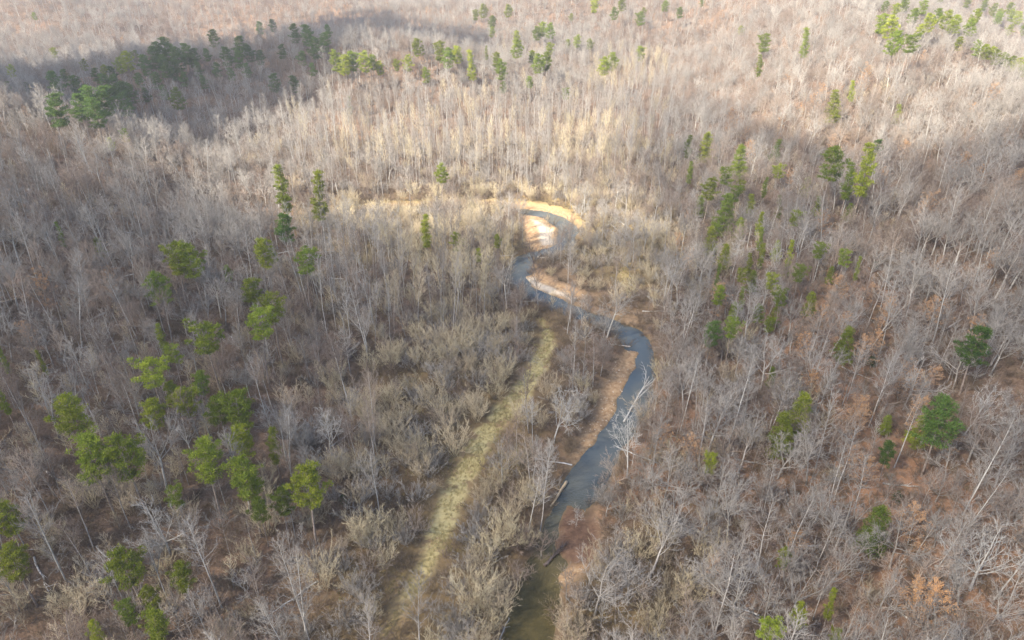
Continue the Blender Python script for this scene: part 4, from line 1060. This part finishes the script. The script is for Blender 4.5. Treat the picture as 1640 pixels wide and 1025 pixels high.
# ------------------------------------------------------------------ clouds overhead: their shade lies on the foreground and on the ridge
def cloud(name, polys, zc, soft, strength, thick, cell=14, lift=12):
    P = np.array([p for q in polys for p in q]); lo = P.min(0) - 2 * soft; hi = P.max(0) + 2 * soft
    sh = Vector((SUNV.x, SUNV.y)) / SUNV.z
    X, Y = np.meshgrid(np.arange(lo[0], hi[0], cell), np.arange(lo[1], hi[1], cell)); ny, nx = X.shape; X, Y = X.ravel(), Y.ravel()
    d = np.max([poly_sdf(X, Y, q) for q in polys], axis=0) + (8 if lift > 20 else 0) + .6 * soft * fbm(X, Y, 110, 4)
    a = ss(-soft, soft, d); a = a * (1 + .18 * fbm(X + 50, Y, 60, 3)); a = np.clip(a, 0, 1)
    lump = a ** .5 * thick * (.7 + .5 * fbm(X, Y, 90, 4))
    idx = -np.ones(nx * ny, int); use = a > .004
    ids = np.where(use)[0]; idx[ids] = np.arange(len(ids)); m = len(ids)
    px, py = X[ids] + sh.x * (zc - lift), Y[ids] + sh.y * (zc - lift)
    top = np.stack([px, py, zc + lump[ids]], 1); bot = np.stack([px, py, zc - .25 * lump[ids] - .5], 1)
    q = np.arange((ny - 1) * nx).reshape(ny - 1, nx)[:, :-1].ravel(); quad = np.stack([q, q + 1, q + nx + 1, q + nx], 1); quad = idx[quad]; quad = quad[(quad >= 0).all(1)]
    me = mesh_from(name, np.concatenate([top, bot]), np.concatenate([quad, quad[:, ::-1] + m]), [CLOUD], None, True)
    al = 1 - np.sqrt(np.clip(1 - a[ids] * strength, 0, 1)); attr(me, 'opacity', np.concatenate([al, al]))
    obj(name, me, kind='structure')
CLOUD = cloud_material()
fg = [flat(u, v) for u, v in [(-900, 400), (0, 325), (250, 375), (480, 425), (640, 432), (800, 448), (880, 520), (980, 530), (1060, 500), (1078, 420), (1062, 300), (1048, 190), (1085, 185), (1120, 300), (1300, 340), (1450, 350), (1640, 330), (2600, 320), (2600, 1025), (1640, 1500), (0, 1500), (-900, 1025)]]
rg = [flat(u, v, 22) for u, v in [(-700, 120), (0, 110), (230, 66), (430, 36), (560, 40), (740, 62), (700, 95), (560, 110), (420, 150), (250, 180), (130, 215), (0, 225), (-700, 250)]]
cloud('cloud', [fg], 620, 20, .82, 60, 12)
cloud('cloud', [rg], 640, 10, .985, 60, 8, 36)

# ------------------------------------------------------------------ the air
hz = bpy.data.meshes.new('haze')
x0, x1, y0, y1, z0, z1 = -2500, 2500, -300, 2700, -8, 175
hv = [(x, y, z) for z in (z0, z1) for y in (y0, y1) for x in (x0, x1)]
hz.from_pydata(hv, [], [(0, 2, 3, 1), (4, 5, 7, 6), (0, 1, 5, 4), (2, 6, 7, 3), (0, 4, 6, 2), (1, 3, 7, 5)])
hm = bpy.data.materials.new('haze_air'); hm.use_nodes = True; hm.node_tree.nodes.remove(hm.node_tree.nodes['Principled BSDF'])
pv = hm.node_tree.nodes.new('ShaderNodeVolumePrincipled'); pv.inputs['Color'].default_value = (.93, .94, 1, 1); pv.inputs['Density'].default_value = .0002; pv.inputs['Anisotropy'].default_value = .2
hm.node_tree.links.new(pv.outputs[0], hm.node_tree.nodes['Material Output'].inputs['Volume'])
hz.materials.append(hm); obj('haze', hz, kind='stuff', label='pale winter haze in the air over the valley')
